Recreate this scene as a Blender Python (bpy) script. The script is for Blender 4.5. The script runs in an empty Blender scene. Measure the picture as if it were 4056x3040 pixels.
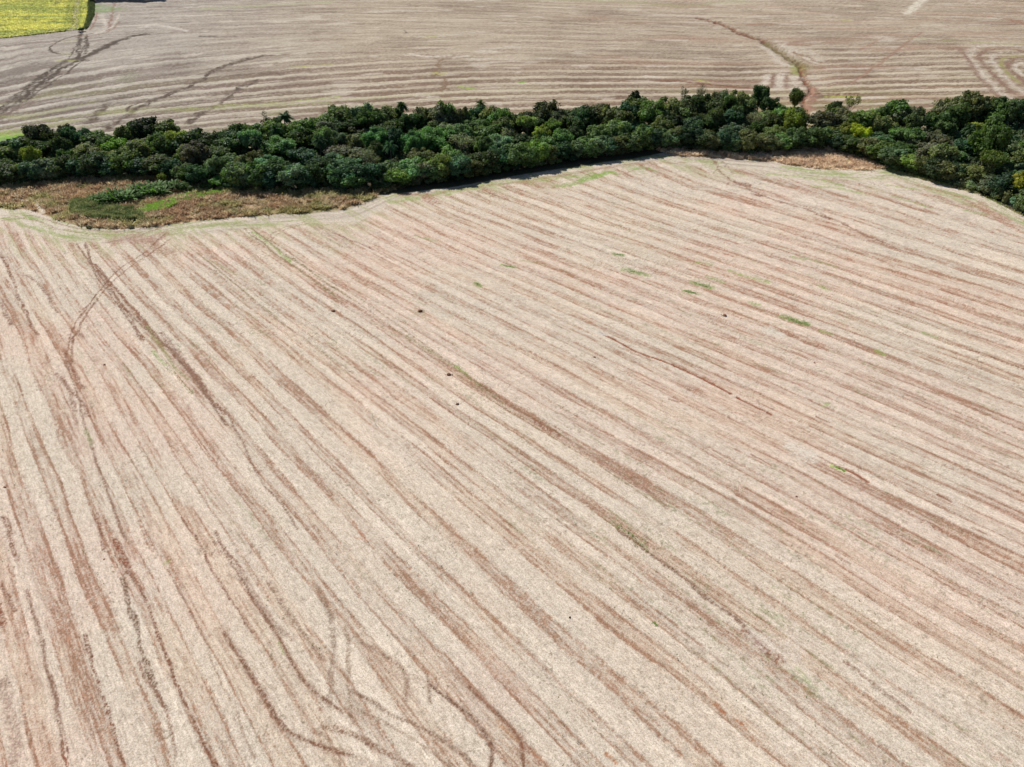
import bpy, math, random
import numpy as np
R = math.radians
scene = bpy.context.scene
COL = scene.collection
rng = np.random.default_rng(11)
random.seed(11)

# ------------------------------------------------------------------ camera, sky, sun, exposure
H = 90.0; PITCH = R(35.0); FPX = 2811.0; W0, H0 = 4056.0, 3040.0
cam_d = bpy.data.cameras.new('camera'); cam = bpy.data.objects.new('camera', cam_d); COL.objects.link(cam)
cam.location = (0, 0, H); cam.rotation_euler = (math.pi/2 - PITCH, 0, 0)
cam_d.sensor_fit = 'HORIZONTAL'; cam_d.sensor_width = 36.0; cam_d.lens = 36.0*FPX/W0
cam_d.clip_start = 0.5; cam_d.clip_end = 9000
scene.camera = cam
SUN_EL, SUN_AZ = R(47), R(-38)          # azimuth from +Y, negative = towards -X (left)
world = bpy.data.worlds.new('World'); scene.world = world; world.use_nodes = True
wn = world.node_tree; wn.nodes.clear()
sky = wn.nodes.new('ShaderNodeTexSky'); sky.sky_type = 'NISHITA'; sky.sun_disc = False
sky.sun_elevation = SUN_EL; sky.sun_rotation = SUN_AZ; sky.air_density = 1.0; sky.dust_density = 0.6; sky.ozone_density = 1.0
bg = wn.nodes.new('ShaderNodeBackground'); bg.inputs['Strength'].default_value = 0.050
wo = wn.nodes.new('ShaderNodeOutputWorld')
wn.links.new(sky.outputs[0], bg.inputs[0]); wn.links.new(bg.outputs[0], wo.inputs[0])
sd = bpy.data.lights.new('sun', 'SUN'); sd.energy = 4.2; sd.angle = R(0.5); sd.color = (1.0, 0.955, 0.89)
sun = bpy.data.objects.new('sun', sd); COL.objects.link(sun)
from mathutils import Vector
sv = Vector((math.sin(SUN_AZ)*math.cos(SUN_EL), math.cos(SUN_AZ)*math.cos(SUN_EL), math.sin(SUN_EL)))
sun.rotation_euler = sv.to_track_quat('Z', 'Y').to_euler(); sun.location = (0, 0, 200)
scene.view_settings.view_transform = 'Standard'; scene.view_settings.look = 'None'
scene.view_settings.exposure = 0.60; scene.view_settings.gamma = 1.0
scene.render.resolution_x = 1024; scene.render.resolution_y = 767

# ------------------------------------------------------------------ terrain function and layout helper
YCX = np.array([-600, -230, -60, 60, 140, 200, 260, 600.]); YCY = np.array([300, 302, 318, 326, 322, 300, 285, 270.])
def terr(x, y):
    yc = np.interp(x, YCX, YCY)
    w = 16.0; t = (y - yc - 6)/w
    sp = w*np.where(t > 30, t, np.log1p(np.exp(np.clip(t, -40, 30))))
    t2 = (y - 760)/60.0
    sp2 = 60*np.where(t2 > 30, t2, np.log1p(np.exp(np.clip(t2, -40, 30))))
    z = -0.045*y + 0.145*sp - 0.095*sp2
    return z + 0.5*np.sin(x*0.021+1.0)*np.sin(y*0.017) * np.clip((np.asarray(y)-60)/150, 0, 1)
cp, sp_ = math.cos(PITCH), math.sin(PITCH)
def ground_at(pts):
    """a photo position (4056x3040) -> the point of the terrain there"""
    p = np.atleast_2d(np.asarray(pts, float))
    a = (p[:, 0]-W0/2)/FPX; b = -(p[:, 1]-H0/2)/FPX
    dx = a; dy = cp + b*sp_; dz = -sp_ + b*cp
    lo = np.zeros(len(p)); hi = np.full(len(p), 60.0)
    step = 12.0; t = np.full(len(p), 40.0); hit = np.zeros(len(p), bool)
    lo[:] = 40
    for _ in range(250):
        tn = t + step
        below = (H + dz*tn) < terr(dx*tn, dy*tn)
        new = below & ~hit
        hi[new] = tn[new]; lo[new] = t[new]; hit |= below
        t = tn
    hi[~hit] = 3000; lo[~hit] = 2900
    for _ in range(40):
        m = (lo+hi)/2
        below = (H + dz*m) < terr(dx*m, dy*m)
        hi = np.where(below, m, hi); lo = np.where(below, lo, m)
    X = dx*hi; Y = dy*hi
    return np.stack([X, Y, terr(X, Y)], 1)
def to_px(P):
    P = np.atleast_2d(P); x, y, z = P[:, 0], P[:, 1], P[:, 2]-H
    zc = y*cp - z*sp_; yc = y*sp_ + z*cp
    return np.stack([W0/2 + FPX*x/zc, H0/2 - FPX*yc/zc], 1), zc

# ------------------------------------------------------------------ small numpy noise
def _h(i, j, s):
    n = (i.astype(np.int64)*374761393 + j.astype(np.int64)*668265263 + s*974711) & 0xffffffff
    n = ((n ^ (n >> 13))*1274126177) & 0xffffffff
    n = ((n ^ (n >> 16))*2246822519) & 0xffffffff
    return ((n ^ (n >> 15)) & 0xffffff).astype(np.float32)/float(0xffffff)
def vn(x, y, s=0):
    xi = np.floor(x); yi = np.floor(y); fx = x-xi; fy = y-yi
    fx = fx*fx*(3-2*fx); fy = fy*fy*(3-2*fy)
    a = _h(xi, yi, s); b = _h(xi+1, yi, s); c = _h(xi, yi+1, s); d = _h(xi+1, yi+1, s)
    return (a*(1-fx)+b*fx)*(1-fy) + (c*(1-fx)+d*fx)*fy
def fbm(x, y, s=0, o=3):
    r = 0; a = 1.0; t = 0
    for k in range(o):
        r = r + a*vn(x*2**k+k*17.3, y*2**k-k*9.1, s+k); t += a; a *= 0.55
    return r/t
def sstep(a, b, x):
    t = np.clip((x-a)/(b-a), 0, 1); return t*t*(3-2*t)

# ------------------------------------------------------------------ layout curves, read from the photograph
FRONT = [(-420,760),(-150,750),(0,741),(203,724),(405,706),(642,708),(700,722),(790,752),(916,756),(1027,762),(1296,756),(1352,766),(1554,750),(1780,726),(2085,671),(2391,623),(2536,605),(2663,594),(2826,606),(2959,618),(3097,602),(3260,592),(3365,616),(3437,642),(3582,688),(3726,727),(3871,764),(3980,800),(4056,848),(4200,930),(4400,1040)]
TOP = [(-300,560),(0,568),(90,545),(130,515),(183,489),(225,515),(257,550),(290,500),(320,492),(397,500),(470,520),(550,477),(642,467),(690,477),(709,513),(795,518),(860,510),(917,489),(978,485),(1020,480),(1070,450),(1105,470),(1143,450),(1192,480),(1260,455),(1352,420),(1444,412),(1596,403),(1621,440),(1688,403),(1860,415),(1902,400),(1994,430),(2080,432),(2165,410),(2270,425),(2342,397),(2452,425),(2507,372),(2550,400),(2605,412),(2650,395),(2735,365),(2887,367),(2997,345),(3052,380),(3101,420),(3181,435),(3236,440),(3285,410),(3376,448),(3437,420),(3499,397),(3590,406),(3651,430),(3712,410),(3743,379),(3835,367),(3926,370),(4056,397),(4300,430)]
GRASS_LOW = [(-400,826),(0,828),(122,831),(171,850),(244,876),(330,898),(452,909),(611,898),(795,874),(1039,853),(1200,846),(1352,832),(1444,803),(1535,762),(1600,745)]
GRASS2_LOW = [(2600,597),(2640,606),(2704,620),(2850,626),(2979,635),(3083,643),(3132,655),(3224,667),(3315,673),(3437,676),(3499,669),(3520,668)]
def wcurve(pts):
    g = ground_at(pts); o = np.argsort(g[:, 0]); return g[o, 0], g[o, 1]
FX, FY = wcurve(FRONT)
GX, GY = wcurve(GRASS_LOW); G2X, G2Y = wcurve(GRASS2_LOW)
tp = np.array(TOP, float)
tree_px = 112.0
BX, BY = wcurve([(x, y+tree_px*(0.92 if x < 300 else 1.0)) for x, y in TOP])
def front_y(x): return np.interp(x, FX, FY)
def back_y(x): return np.interp(x, BX, BY)
def field_edge(x):              # where the near field stops: the lower rim of grass banks, else the wood's edge
    e = front_y(x)
    e = np.where((x > GX[0]) & (x < GX[-1]), np.minimum(e, np.interp(x, GX, GY)), e)
    e = np.where((x > G2X[0]) & (x < G2X[-1]), np.minimum(e, np.interp(x, G2X, G2Y)), e)
    return e
EX = np.linspace(-330, 330, 1400); EY = field_edge(EX)

# rows of the near field and of the far field: lines seen in the photo, fitted with a smooth row coordinate
NEAR = [
 [(1000,915),(1100,1000),(1192,1061),(1352,1177),(1444,1232),(1566,1306),(1719,1403),(1902,1526),(2147,1678),(2330,1794),(2574,1960),(2857,2150)],
 [(330,1000),(428,1122),(526,1226),(611,1324),(703,1422),(776,1495),(837,1581),(904,1666),(1039,1790),(1161,1900),(1259,1995)],
 [(60,1360),(116,1452),(171,1550),(244,1691),(293,1825),(342,1960)],
 [(452,2144),(507,2254),(562,2346),(599,2462),(648,2578),(691,2682),(733,2786),(782,2883),(825,2981)],
 [(12,2052),(49,2162),(110,2346),(159,2504),(189,2663),(226,2835),(257,3018)],
 [(721,2052),(788,2144),(837,2242),(905,2358),(966,2462),(1027,2541),(1100,2640)],
 [(1063,2456),(1100,2517),(1131,2602),(1192,2682),(1271,2761)],
 [(2379,1318),(2704,1468),(2887,1556),(3058,1645)],
 [(2826,642),(2948,733),(3071,795),(3254,850),(3376,905),(3462,947)],
 [(2704,1012),(2887,1073),(3071,1128),(3254,1189),(3437,1257),(3621,1318),(3865,1403),(4056,1465)],
 [(2704,1159),(2826,1189),(3010,1263),(3132,1324),(3254,1367),(3437,1428),(3621,1501),(3865,1587),(4056,1654)],
 [(2704,1764),(2796,1795),(2948,1886),(3071,1978)],
 [(2857,2046),(3010,2132),(3193,2248),(3315,2321),(3499,2437),(3743,2578),(4056,2773)],
 [(3254,2046),(3437,2156),(3621,2272),(3865,2407),(4056,2517)],
 [(2704,2309),(2887,2437),(3010,2541),(3193,2670),(3376,2792),(3560,2914),(3712,3036)],
 [(2704,2743),(2887,2865),(3040,3018)],
 [(1658,2052),(1841,2205),(1963,2315),(2147,2468),(2330,2590),(2513,2773),(2697,2957)],
 [(1584,2162),(1688,2309),(1792,2419),(1902,2578),(2024,2688),(2208,2865),(2361,3018)],
 [(2085,2058),(2269,2223),(2452,2352),(2704,2560)],
 [(1670,782),(1810,850),(1963,905),(2085,953),(2208,1000)],
 [(1902,758),(2055,813),(2208,856),(2391,917),(2574,978)],
 [(3046,691),(3254,727),(3499,776),(3621,795)],
 [(3468,678),(3743,752),(3865,813),(4056,905)],
 [(6,1012),(31,1079),(73,1153),(110,1244),(147,1306)],
 [(79,1031),(153,1128),(208,1214),(263,1306)],
 [(640,960),(720,1030),(800,1090),(900,1165),(1010,1250),(1130,1350),(1250,1450)],
]
FAR = [
 [(-200,490),(37,440),(306,391),(550,354),(856,324),(1352,287),(1596,278),(1841,257),(2085,241),(2391,229),(2704,229),(2887,235),(3034,244)],
 [(1352,373),(1596,361),(1841,335),(2085,324),(2391,318),(2704,310),(2950,330)],
 [(200,490),(489,452),(795,428),(1352,391)],
 [(0,270),(367,202),(733,183),(1352,165),(1963,159),(2704,171),(3000,190)],
 [(0,150),(489,92),(1352,79),(2085,73),(2704,92),(3100,120)],
 [(3254,287),(3437,263),(3621,251),(3835,263)],
 [(3272,220),(3437,189),(3621,162),(3804,183)],
 [(3254,342),(3499,312),(3743,312),(3896,318)],
 [(3300,110),(3600,95),(4056,110)],
 [(500,20),(1352,8),(2200,12),(2704,34),(3300,60),(4056,60)],
]
def fit_rows(lines, deg, cx, cy, sx, sy, up=1.0):
    P = []; T = []; same = []
    for L in lines:
        g = ground_at(L)[:, :2]
        dn = []
        for a, b in zip(g[:-1], g[1:]):
            n = max(2, int(np.hypot(*(b-a))/8))
            for k in range(n): dn.append(a+(b-a)*k/n)
        dn.append(g[-1]); dn = np.array(dn)
        t = np.gradient(dn, axis=0); t /= np.linalg.norm(t, axis=1)[:, None]
        P.append(dn); T.append(t)
    ex = [(i, j) for i in range(deg+1) for j in range(deg+1-i)][1:]
    def basis(p):
        X = (p[:, 0]-cx)/sx; Y = (p[:, 1]-cy)/sy
        return np.stack([X**i*Y**j for i, j in ex], 1)
    def gbasis(p):
        X = (p[:, 0]-cx)/sx; Y = (p[:, 1]-cy)/sy
        gx = np.stack([(i*X**(i-1) if i else 0*X)*Y**j/sx for i, j in ex], 1)
        gy = np.stack([X**i*(j*Y**(j-1) if j else 0*Y)/sy for i, j in ex], 1)
        return gx, gy
    A = []; b = []; Av = []; bv = []
    for p, t in zip(P, T):
        B = basis(p); A.append((B-B.mean(0))*0.6); b.append(np.zeros(len(p)))
        gx, gy = gbasis(p)
        n = np.stack([-t[:, 1], t[:, 0]], 1); n[n[:, 1]*up < 0] *= -1
        tt = t.copy(); tt[tt[:, 0] < 0] *= -1
        A.append((gx*t[:, :1]+gy*t[:, 1:])*30); b.append(np.zeros(len(p)))
        A.append((gx*n[:, :1]+gy*n[:, 1:])*6); b.append(np.full(len(p), 6.0))
        Av.append((gx*n[:, :1]+gy*n[:, 1:])*6); bv.append(np.zeros(len(p)))
        Av.append((gx*tt[:, :1]+gy*tt[:, 1:])*6); bv.append(np.full(len(p), 6.0))
    reg = np.diag([0.02*(i+j)**2 for i, j in ex])
    A.append(reg); b.append(np.zeros(len(ex))); Av.append(reg); bv.append(np.zeros(len(ex)))
    cu = np.linalg.lstsq(np.vstack(A), np.concatenate(b), rcond=None)[0]
    cv = np.linalg.lstsq(np.vstack(Av), np.concatenate(bv), rcond=None)[0]
    def f(x, y):
        X = np.clip((x-cx)/sx, -1.8, 1.8); Y = np.clip((y-cy)/sy, -2.2, 2.2)
        u = 0; v = 0
        for c1, c2, (i, j) in zip(cu, cv, ex):
            m = X**i*Y**j; u = u + c1*m; v = v + c2*m
        return u, v
    return f
near_rows = fit_rows(NEAR, 5, 20, 160, 170, 140)
far_rows = fit_rows(FAR, 4, 0, 480, 300, 170)

# ------------------------------------------------------------------ materials
def mat(name):
    m = bpy.data.materials.new(name); m.use_nodes = True
    nt = m.node_tree; nt.nodes.clear()
    out = nt.nodes.new('ShaderNodeOutputMaterial')
    return m, nt, out
def node(nt, t, **k):
    n = nt.nodes.new(t)
    for a, v in k.items(): setattr(n, a, v)
    return n
def mix_col(nt, mode, fac, a, b):
    n = node(nt, 'ShaderNodeMix', data_type='RGBA', blend_type=mode)
    for s, v in ((n.inputs[0], fac), (n.inputs[6], a), (n.inputs[7], b)):
        if hasattr(v, 'is_linked'): nt.links.new(v, s)
        else: s.default_value = v
    return n.outputs[2]
def ramp(nt, src, stops):
    n = node(nt, 'ShaderNodeValToRGB'); cr = n.color_ramp
    cr.elements[0].position, cr.elements[0].color = stops[0][0], (*stops[0][1], 1)
    cr.elements[1].position, cr.elements[1].color = stops[-1][0], (*stops[-1][1], 1)
    for p, c in stops[1:-1]:
        e = cr.elements.new(p); e.color = (*c, 1)
    nt.links.new(src, n.inputs[0]); return n.outputs[0]

def leaf_material(name, trans=0.34, rough=0.6):
    m, nt, out = mat(name)
    oi = node(nt, 'ShaderNodeObjectInfo')
    at = node(nt, 'ShaderNodeAttribute', attribute_name='tint')
    c = mix_col(nt, 'MULTIPLY', 1.0, oi.outputs['Color'], at.outputs['Color'])
    tc = node(nt, 'ShaderNodeTexCoord')
    nz = node(nt, 'ShaderNodeTexNoise'); nz.inputs['Scale'].default_value = 1.4; nz.inputs['Detail'].default_value = 3
    nt.links.new(tc.outputs['Object'], nz.inputs['Vector'])
    c = mix_col(nt, 'MULTIPLY', 1.0, c, ramp(nt, nz.outputs['Fac'], [(0.3, (0.72, 0.75, 0.7)), (0.7, (1.25, 1.22, 1.2))]))
    p = node(nt, 'ShaderNodeBsdfPrincipled'); p.inputs['Roughness'].default_value = rough
    p.inputs['Specular IOR Level'].default_value = 0.12
    nt.links.new(c, p.inputs['Base Color'])
    tr = node(nt, 'ShaderNodeBsdfTranslucent')
    nt.links.new(mix_col(nt, 'MULTIPLY', 1.0, c, (1.2, 1.35, 0.6, 1)), tr.inputs[0])
    mx = node(nt, 'ShaderNodeMixShader'); mx.inputs[0].default_value = trans
    nt.links.new(p.outputs[0], mx.inputs[1]); nt.links.new(tr.outputs[0], mx.inputs[2])
    nt.links.new(mx.outputs[0], out.inputs[0]); return m
M_LEAF = leaf_material('leaves')
def bark_material():
    m, nt, out = mat('bark')
    tc = node(nt, 'ShaderNodeTexCoord'); nz = node(nt, 'ShaderNodeTexNoise'); nz.inputs['Scale'].default_value = 5
    nt.links.new(tc.outputs['Object'], nz.inputs['Vector'])
    p = node(nt, 'ShaderNodeBsdfPrincipled'); p.inputs['Roughness'].default_value = 0.9
    nt.links.new(ramp(nt, nz.outputs['Fac'], [(0.3, (0.09, 0.07, 0.055)), (0.7, (0.22, 0.19, 0.16))]), p.inputs['Base Color'])
    nt.links.new(p.outputs[0], out.inputs[0]); return m
M_BARK = bark_material()
def tint_material(name, scale=2.0, rough=0.9, lo=0.75, hi=1.25, trans=0.0):
    """colour comes from a per-blade / per-vertex attribute, varied by noise"""
    m, nt, out = mat(name)
    at = node(nt, 'ShaderNodeAttribute', attribute_name='tint')
    tc = node(nt, 'ShaderNodeTexCoord'); nz = node(nt, 'ShaderNodeTexNoise'); nz.inputs['Scale'].default_value = scale; nz.inputs['Detail'].default_value = 4
    nt.links.new(tc.outputs['Object'], nz.inputs['Vector'])
    c = mix_col(nt, 'MULTIPLY', 1.0, at.outputs['Color'], ramp(nt, nz.outputs['Fac'], [(0.3, (lo,)*3), (0.7, (hi,)*3)]))
    p = node(nt, 'ShaderNodeBsdfPrincipled'); p.inputs['Roughness'].default_value = rough; p.inputs['Specular IOR Level'].default_value = 0.2
    nt.links.new(c, p.inputs['Base Color'])
    if trans:
        tr = node(nt, 'ShaderNodeBsdfTranslucent'); nt.links.new(c, tr.inputs[0])
        mx = node(nt, 'ShaderNodeMixShader'); mx.inputs[0].default_value = trans
        nt.links.new(p.outputs[0], mx.inputs[1]); nt.links.new(tr.outputs[0], mx.inputs[2]); nt.links.new(mx.outputs[0], out.inputs[0])
    else: nt.links.new(p.outputs[0], out.inputs[0])
    return m
M_GRASS = tint_material('grass_blades', trans=0.42)
M_UNDER = tint_material('undergrowth_leaves', trans=0.2)
M_EARTH = tint_material('earth', 6.0)

def ground_material():
    m, nt, out = mat('field_ground')
    at = node(nt, 'ShaderNodeAttribute', attribute_name='tint')
    ms = node(nt, 'ShaderNodeAttribute', attribute_name='mask')       # r = straw cover, g = grain strength
    uv = node(nt, 'ShaderNodeUVMap', uv_map='rows')
    tc = node(nt, 'ShaderNodeTexCoord')
    def noise(vec, scale, detail=3, rough=0.6, sc3=None):
        if sc3:
            mp = node(nt, 'ShaderNodeMapping'); mp.inputs['Scale'].default_value = sc3
            nt.links.new(vec, mp.inputs['Vector']); vec = mp.outputs[0]
        n = node(nt, 'ShaderNodeTexNoise'); n.inputs['Scale'].default_value = scale
        n.inputs['Detail'].default_value = detail; n.inputs['Roughness'].default_value = rough
        nt.links.new(vec, n.inputs['Vector']); return n.outputs['Fac']
    grain = noise(tc.outputs['Object'], 4.2, 3, 0.75)
    streak = noise(uv.outputs[0], 1.0, 3, 0.65, (3.2, 0.5, 1.0))
    fleck = noise(tc.outputs['Object'], 9.0, 2, 0.7)
    g1 = ramp(nt, grain, [(0.30, (0.60, 0.56, 0.52)), (0.50, (1.0, 1.0, 1.0)), (0.68, (1.24, 1.25, 1.26))])
    g2 = ramp(nt, streak, [(0.30, (0.80, 0.77, 0.75)), (0.50, (1.0, 1.0, 1.0)), (0.70, (1.12, 1.13, 1.14))])
    g3 = ramp(nt, fleck, [(0.32, (0.72, 0.68, 0.62)), (0.46, (1.0, 1.0, 1.0)), (0.70, (1.16, 1.16, 1.16))])
    c = mix_col(nt, 'MULTIPLY', 1.0, at.outputs['Color'], g1)
    c = mix_col(nt, 'MULTIPLY', 1.0, c, g2)
    c = mix_col(nt, 'MULTIPLY', 1.0, c, g3)
    clump = noise(tc.outputs['Object'], 0.9, 3, 0.7)
    c = mix_col(nt, 'MULTIPLY', 1.0, c, ramp(nt, clump, [(0.32, (0.87, 0.85, 0.83)), (0.5, (1.0, 1.0, 1.0)), (0.68, (1.08, 1.08, 1.08))]))
    p = node(nt, 'ShaderNodeBsdfPrincipled'); p.inputs['Roughness'].default_value = 0.95; p.inputs['Specular IOR Level'].default_value = 0.15
    nt.links.new(c, p.inputs['Base Color'])
    bp = node(nt, 'ShaderNodeBump'); bp.inputs['Strength'].default_value = 0.35; bp.inputs['Distance'].default_value = 0.12
    nt.links.new(grain, bp.inputs['Height']); nt.links.new(bp.outputs[0], p.inputs['Normal'])
    nt.links.new(p.outputs[0], out.inputs[0]); return m
M_GROUND = ground_material()

# ------------------------------------------------------------------ mesh / object helpers
def mesh_np(name, V, F, material, tint=None, smooth=False):
    """V (n,3), F (m,4) quads or (m,3) triangles"""
    V = np.ascontiguousarray(V, np.float32); F = np.ascontiguousarray(F, np.int32)
    me = bpy.data.meshes.new(name); k = F.shape[1]
    me.vertices.add(len(V)); me.vertices.foreach_set('co', V.ravel())
    me.loops.add(F.size); me.loops.foreach_set('vertex_index', F.ravel())
    me.polygons.add(len(F)); me.polygons.foreach_set('loop_start', np.arange(0, F.size, k, dtype=np.int32))
    try: me.polygons.foreach_set('loop_total', np.full(len(F), k, np.int32))
    except Exception: pass
    me.update(calc_edges=True)
    me.polygons.foreach_set('use_smooth', np.full(len(F), bool(smooth)))
    if tint is not None:
        a = me.color_attributes.new('tint', 'FLOAT_COLOR', 'POINT')
        a.data.foreach_set('color', np.concatenate([tint, np.ones((len(V), 1))], 1).astype(np.float32).ravel())
    me.materials.append(material)
    return me
def obj(name, me, parent=None):
    o = bpy.data.objects.new(name, me); COL.objects.link(o)
    if parent: o.parent = parent
    return o
def tag(o, label=None, cat=None, group=None, kind=None):
    if label: o['label'] = label
    if cat: o['category'] = cat
    if group: o['group'] = group
    if kind: o['kind'] = kind
    return o

# ------------------------------------------------------------------ the ground sheet, coloured by what lies on it
def build_ground():
    # finer near the camera and inside the land the photo shows, coarse out to the horizon
    n1 = 1180
    dep = np.linspace(math.radians(70), math.radians(5.2), n1)
    yv = []
    # spacing along y grows with distance
    y = 18.0
    while y < 800:
        yv.append(y); y += 0.088*(1 + (y/62.0)**1.55) if y < 300 else 0.9+0.25*(y-300)/300*2
    yv = np.array(yv)
    yv = np.concatenate([[-900, -500, -250, -100, -40, -5, 10], yv, np.geomspace(815, 6500, 34)])
    tv = np.linspace(-0.80, 0.80, 1150)
    tv = np.concatenate([-0.8-np.geomspace(6, 0.01, 24), tv, 0.8+np.geomspace(0.01, 6, 24)])
    zc = np.maximum(yv, 18)*cp + H*sp_
    Y = np.repeat(yv[:, None], len(tv), 1); X = tv[None, :]*zc[:, None]
    ny, nx = X.shape
    x = X.ravel(); y = Y.ravel(); N = len(x)
    z = terr(x, y)
    col = np.zeros((N, 3)); U = np.zeros(N); V = np.zeros(N); dz = np.zeros(N)
    fe = field_edge(x); fr = front_y(x); bk = back_y(x)
    wob = (fbm(x/3.0, y/3.0, 5)-0.5)*2.2
    # distance to the near field's edge (perpendicular, roughly)
    slope = np.gradient(EY, EX); sl = np.interp(x, EX, np.convolve(slope, np.ones(25)/25, 'same'))
    dist = (fe - y)/np.sqrt(1+sl**2)
    near = y < fe + wob*0.35
    far = y > bk - 0.5 + wob
    uN, vN = near_rows(x, y); uF, vF = far_rows(x, y)
    # ---- near field
    STRAW = np.array([0.458, 0.402, 0.332]); PINK = np.array([0.40, 0.330, 0.275]); SOIL = np.array([0.228, 0.130, 0.083])
    RED = np.array([0.155, 0.062, 0.036]); GREEN = np.array([0.14, 0.19, 0.055]); DARK = np.array([0.13, 0.095, 0.06])
    i = np.where(near | (y < 200))[0]
    xi, yi, ui, vi, di = x[i], y[i], uN[i], vN[i], dist[i]
    uw = ui + 1.1*(fbm(ui/30, vi/60, 3)-0.5)*2 + 0.25*(vn(vi/9, ui/9, 31)-0.5) + 3.0*(vn(ui/9.5, vi/140, 35)-0.5) 
    P = 5.3
    k = np.floor(uw/P); ph = uw/P-k
    rk = _h(k, k*0+3, 9); rk2 = _h(k, k*0+5, 12)
    # pale straw swath in the middle of each pass; thin residue with bare soil showing at its sides
    off = (rk2-0.5)*0.20 + 0.04*(fbm(vi/30, k*1.9, 6)-0.5)*2
    bandw = 0.18+0.13*rk + 0.10*(fbm(vi/34, k*3.1, 8)-0.5)*2
    d0 = np.abs(ph-0.5-off)
    rag = 0.085*(fbm(uw/0.35, vi/14, 4, 3)-0.5)*2 + 0.045*(fbm(xi/0.5, yi/0.5, 7, 2)-0.5)*2
    band = sstep(bandw+0.045, bandw-0.035, d0+rag)
    st1 = fbm(uw/0.75, vi/22, 41, 3); st2 = fbm(uw/0.36, vi/8.0, 43, 2); st3 = fbm(ui/7.0, vi/24, 44, 3)
    fq = sstep(70, 190, yi)
    flk = fbm(xi/0.17, yi/0.17, 47, 2)*(1-fq)+fbm(xi/0.55, yi/0.7, 49, 2)*fq
    fl2 = fbm(uw/0.18, vi/0.8, 48, 2)*(1-fq)+fbm(uw/0.6, vi/2.8, 50, 2)*fq
    drill = (0.5+0.5*np.sin(2*np.pi*ui/0.46))*sstep(90, 50, yi)
    st4 = fbm(uw/1.5, vi/40, 45, 3)
    lvl = 0.07 + 0.37*sstep(0.32, 0.68, st3*0.40+0.15*rk+0.45*st4)
    core = sstep(0.46, 0.62, st1)*0.55 + 0.55
    expose = (1-band)*lvl*core
    # second, weaker generation of streaks everywhere
    expose = expose + 0.36*sstep(0.50, 0.64, st1*0.35+st2*0.65)*(0.25+0.75*(1-band)) + 0.07
    # dark frayed rim where swath and stubble meet
    rim = np.exp(-((d0+rag*0.8-bandw-0.045)/0.028)**2)*sstep(0.36, 0.58, fbm(vi/17.0, k*7.7+np.sign(ph-0.5)*2.1, 61, 3))
    rim = rim*(0.45+0.9*fbm(vi/2.2, uw/0.5, 62, 2))
    expose = expose + 0.66*rim
    nz = (flk-0.5)*1.5+(fl2-0.5)*1.3
    expose = expose*(1-0.25*drill*(1-band))
    expose = 0.66*np.clip(expose*(1+1.2*nz), 0, 1) + 0.42*sstep(0.12, 1.0, expose + nz*(0.06+0.9*np.sqrt(np.clip(expose, 0, 1))))
    expose = np.clip(expose, 0, 0.95)
    c = STRAW*(1-expose[:, None]) + SOIL*expose[:, None]
    c = c*(1+0.34*(fl2-0.5)+0.22*(flk-0.5))[:, None]
    warm = sstep(0.40, 0.66, fbm(ui/7, vi/26, 51, 3))*(1-0.6*band)
    c = c*(1+ (np.array([0.02, -0.015, -0.05])*(warm[:, None])))
    pk = sstep(0.42, 0.62, fbm(ui/24, vi/40, 52, 2))
    c = c*(1+ (np.array([0.03, -0.025, -0.02])*(pk[:, None])))
    pale = sstep(0.52, 0.72, fbm(uw/2.2, vi/24, 55, 3))*band
    c = c*(1+0.09*pale[:, None])
    wl = rim
    hair = sstep(0.60, 0.74, fbm(uw/0.30, vi/9, 71, 1))*(0.10+0.45*(1-band))*sstep(0.40, 0.60, fbm(xi/3, yi/3, 72, 2))
    c = c*(1-0.45*hair[:, None]) + SOIL*0.85*0.45*hair[:, None]
    bright = sstep(0.68, 0.78, fbm(uw/0.25, vi/14, 73, 2))*0.5
    c = c*(1-0.5*bright[:, None]) + np.array([0.52, 0.46, 0.37])*0.5*bright[:, None]
    weed = sstep(0.60, 0.74, fbm(xi/0.5, yi/0.5, 91, 2)*0.40+0.60*fbm(uw/0.8, vi/10, 77, 3))*sstep(0.45, 0.65, fbm(ui/22, vi/60, 78, 2))
    c = c*(1-0.38*weed[:, None]) + (GREEN*0.75)*0.38*weed[:, None]
    crumb = sstep(0.70, 0.78, fbm(xi/0.45, yi/0.45, 74, 2))*sstep(0.52, 0.7, fbm(xi/7, yi/7, 75, 2))
    c = c*(1-0.5*crumb[:, None]) + DARK*0.5*crumb[:, None]
    # headland: tracks parallel to the edge, greener
    hl = sstep(17, 9, di + 5*(fbm(xi/14, yi/14, 81)-0.5))
    hs = fbm(di/0.9, xi/26, 83, 3); hb = sstep(0.45, 0.75, fbm(di/2.6, xi/34, 84, 2)*0.6+hs*0.4)
    hc = STRAW[None]*(0.97) * (1-0.75*(hb*(0.5+flk))[:, None]) + PINK*0.62*0.75*(hb*(0.5+flk))[:, None]
    gm = sstep(0.50, 0.66, fbm(di/1.6, xi/15, 87, 3)*0.75+0.25*flk)*sstep(0.36, 0.55, fbm(xi/28, yi/20, 88, 2))
    hc = hc*(1-0.78*gm[:, None]) + np.array([0.20, 0.235, 0.085])*0.78*gm[:, None]
    c = c*(1-hl[:, None]) + hc*hl[:, None]
    # greenish cast of volunteers further into the field near the headland
    g2 = sstep(38, 12, di)*sstep(0.52, 0.68, fbm(uw/1.1, vi/16, 93, 3))*sstep(150, 200, yi)
    c = c*(1-0.50*g2[:, None]) + np.array([0.23, 0.25, 0.10])*0.50*g2[:, None]
    col[i] = c; U[i] = ui; V[i] = vi
    dz[i] = 0.10*band*(1-hl) - 0.05*wl
    # ---- far field
    j = np.where(far)[0]
    xj, yj, uj, vj = x[j], y[j], uF[j], vF[j]
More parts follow.
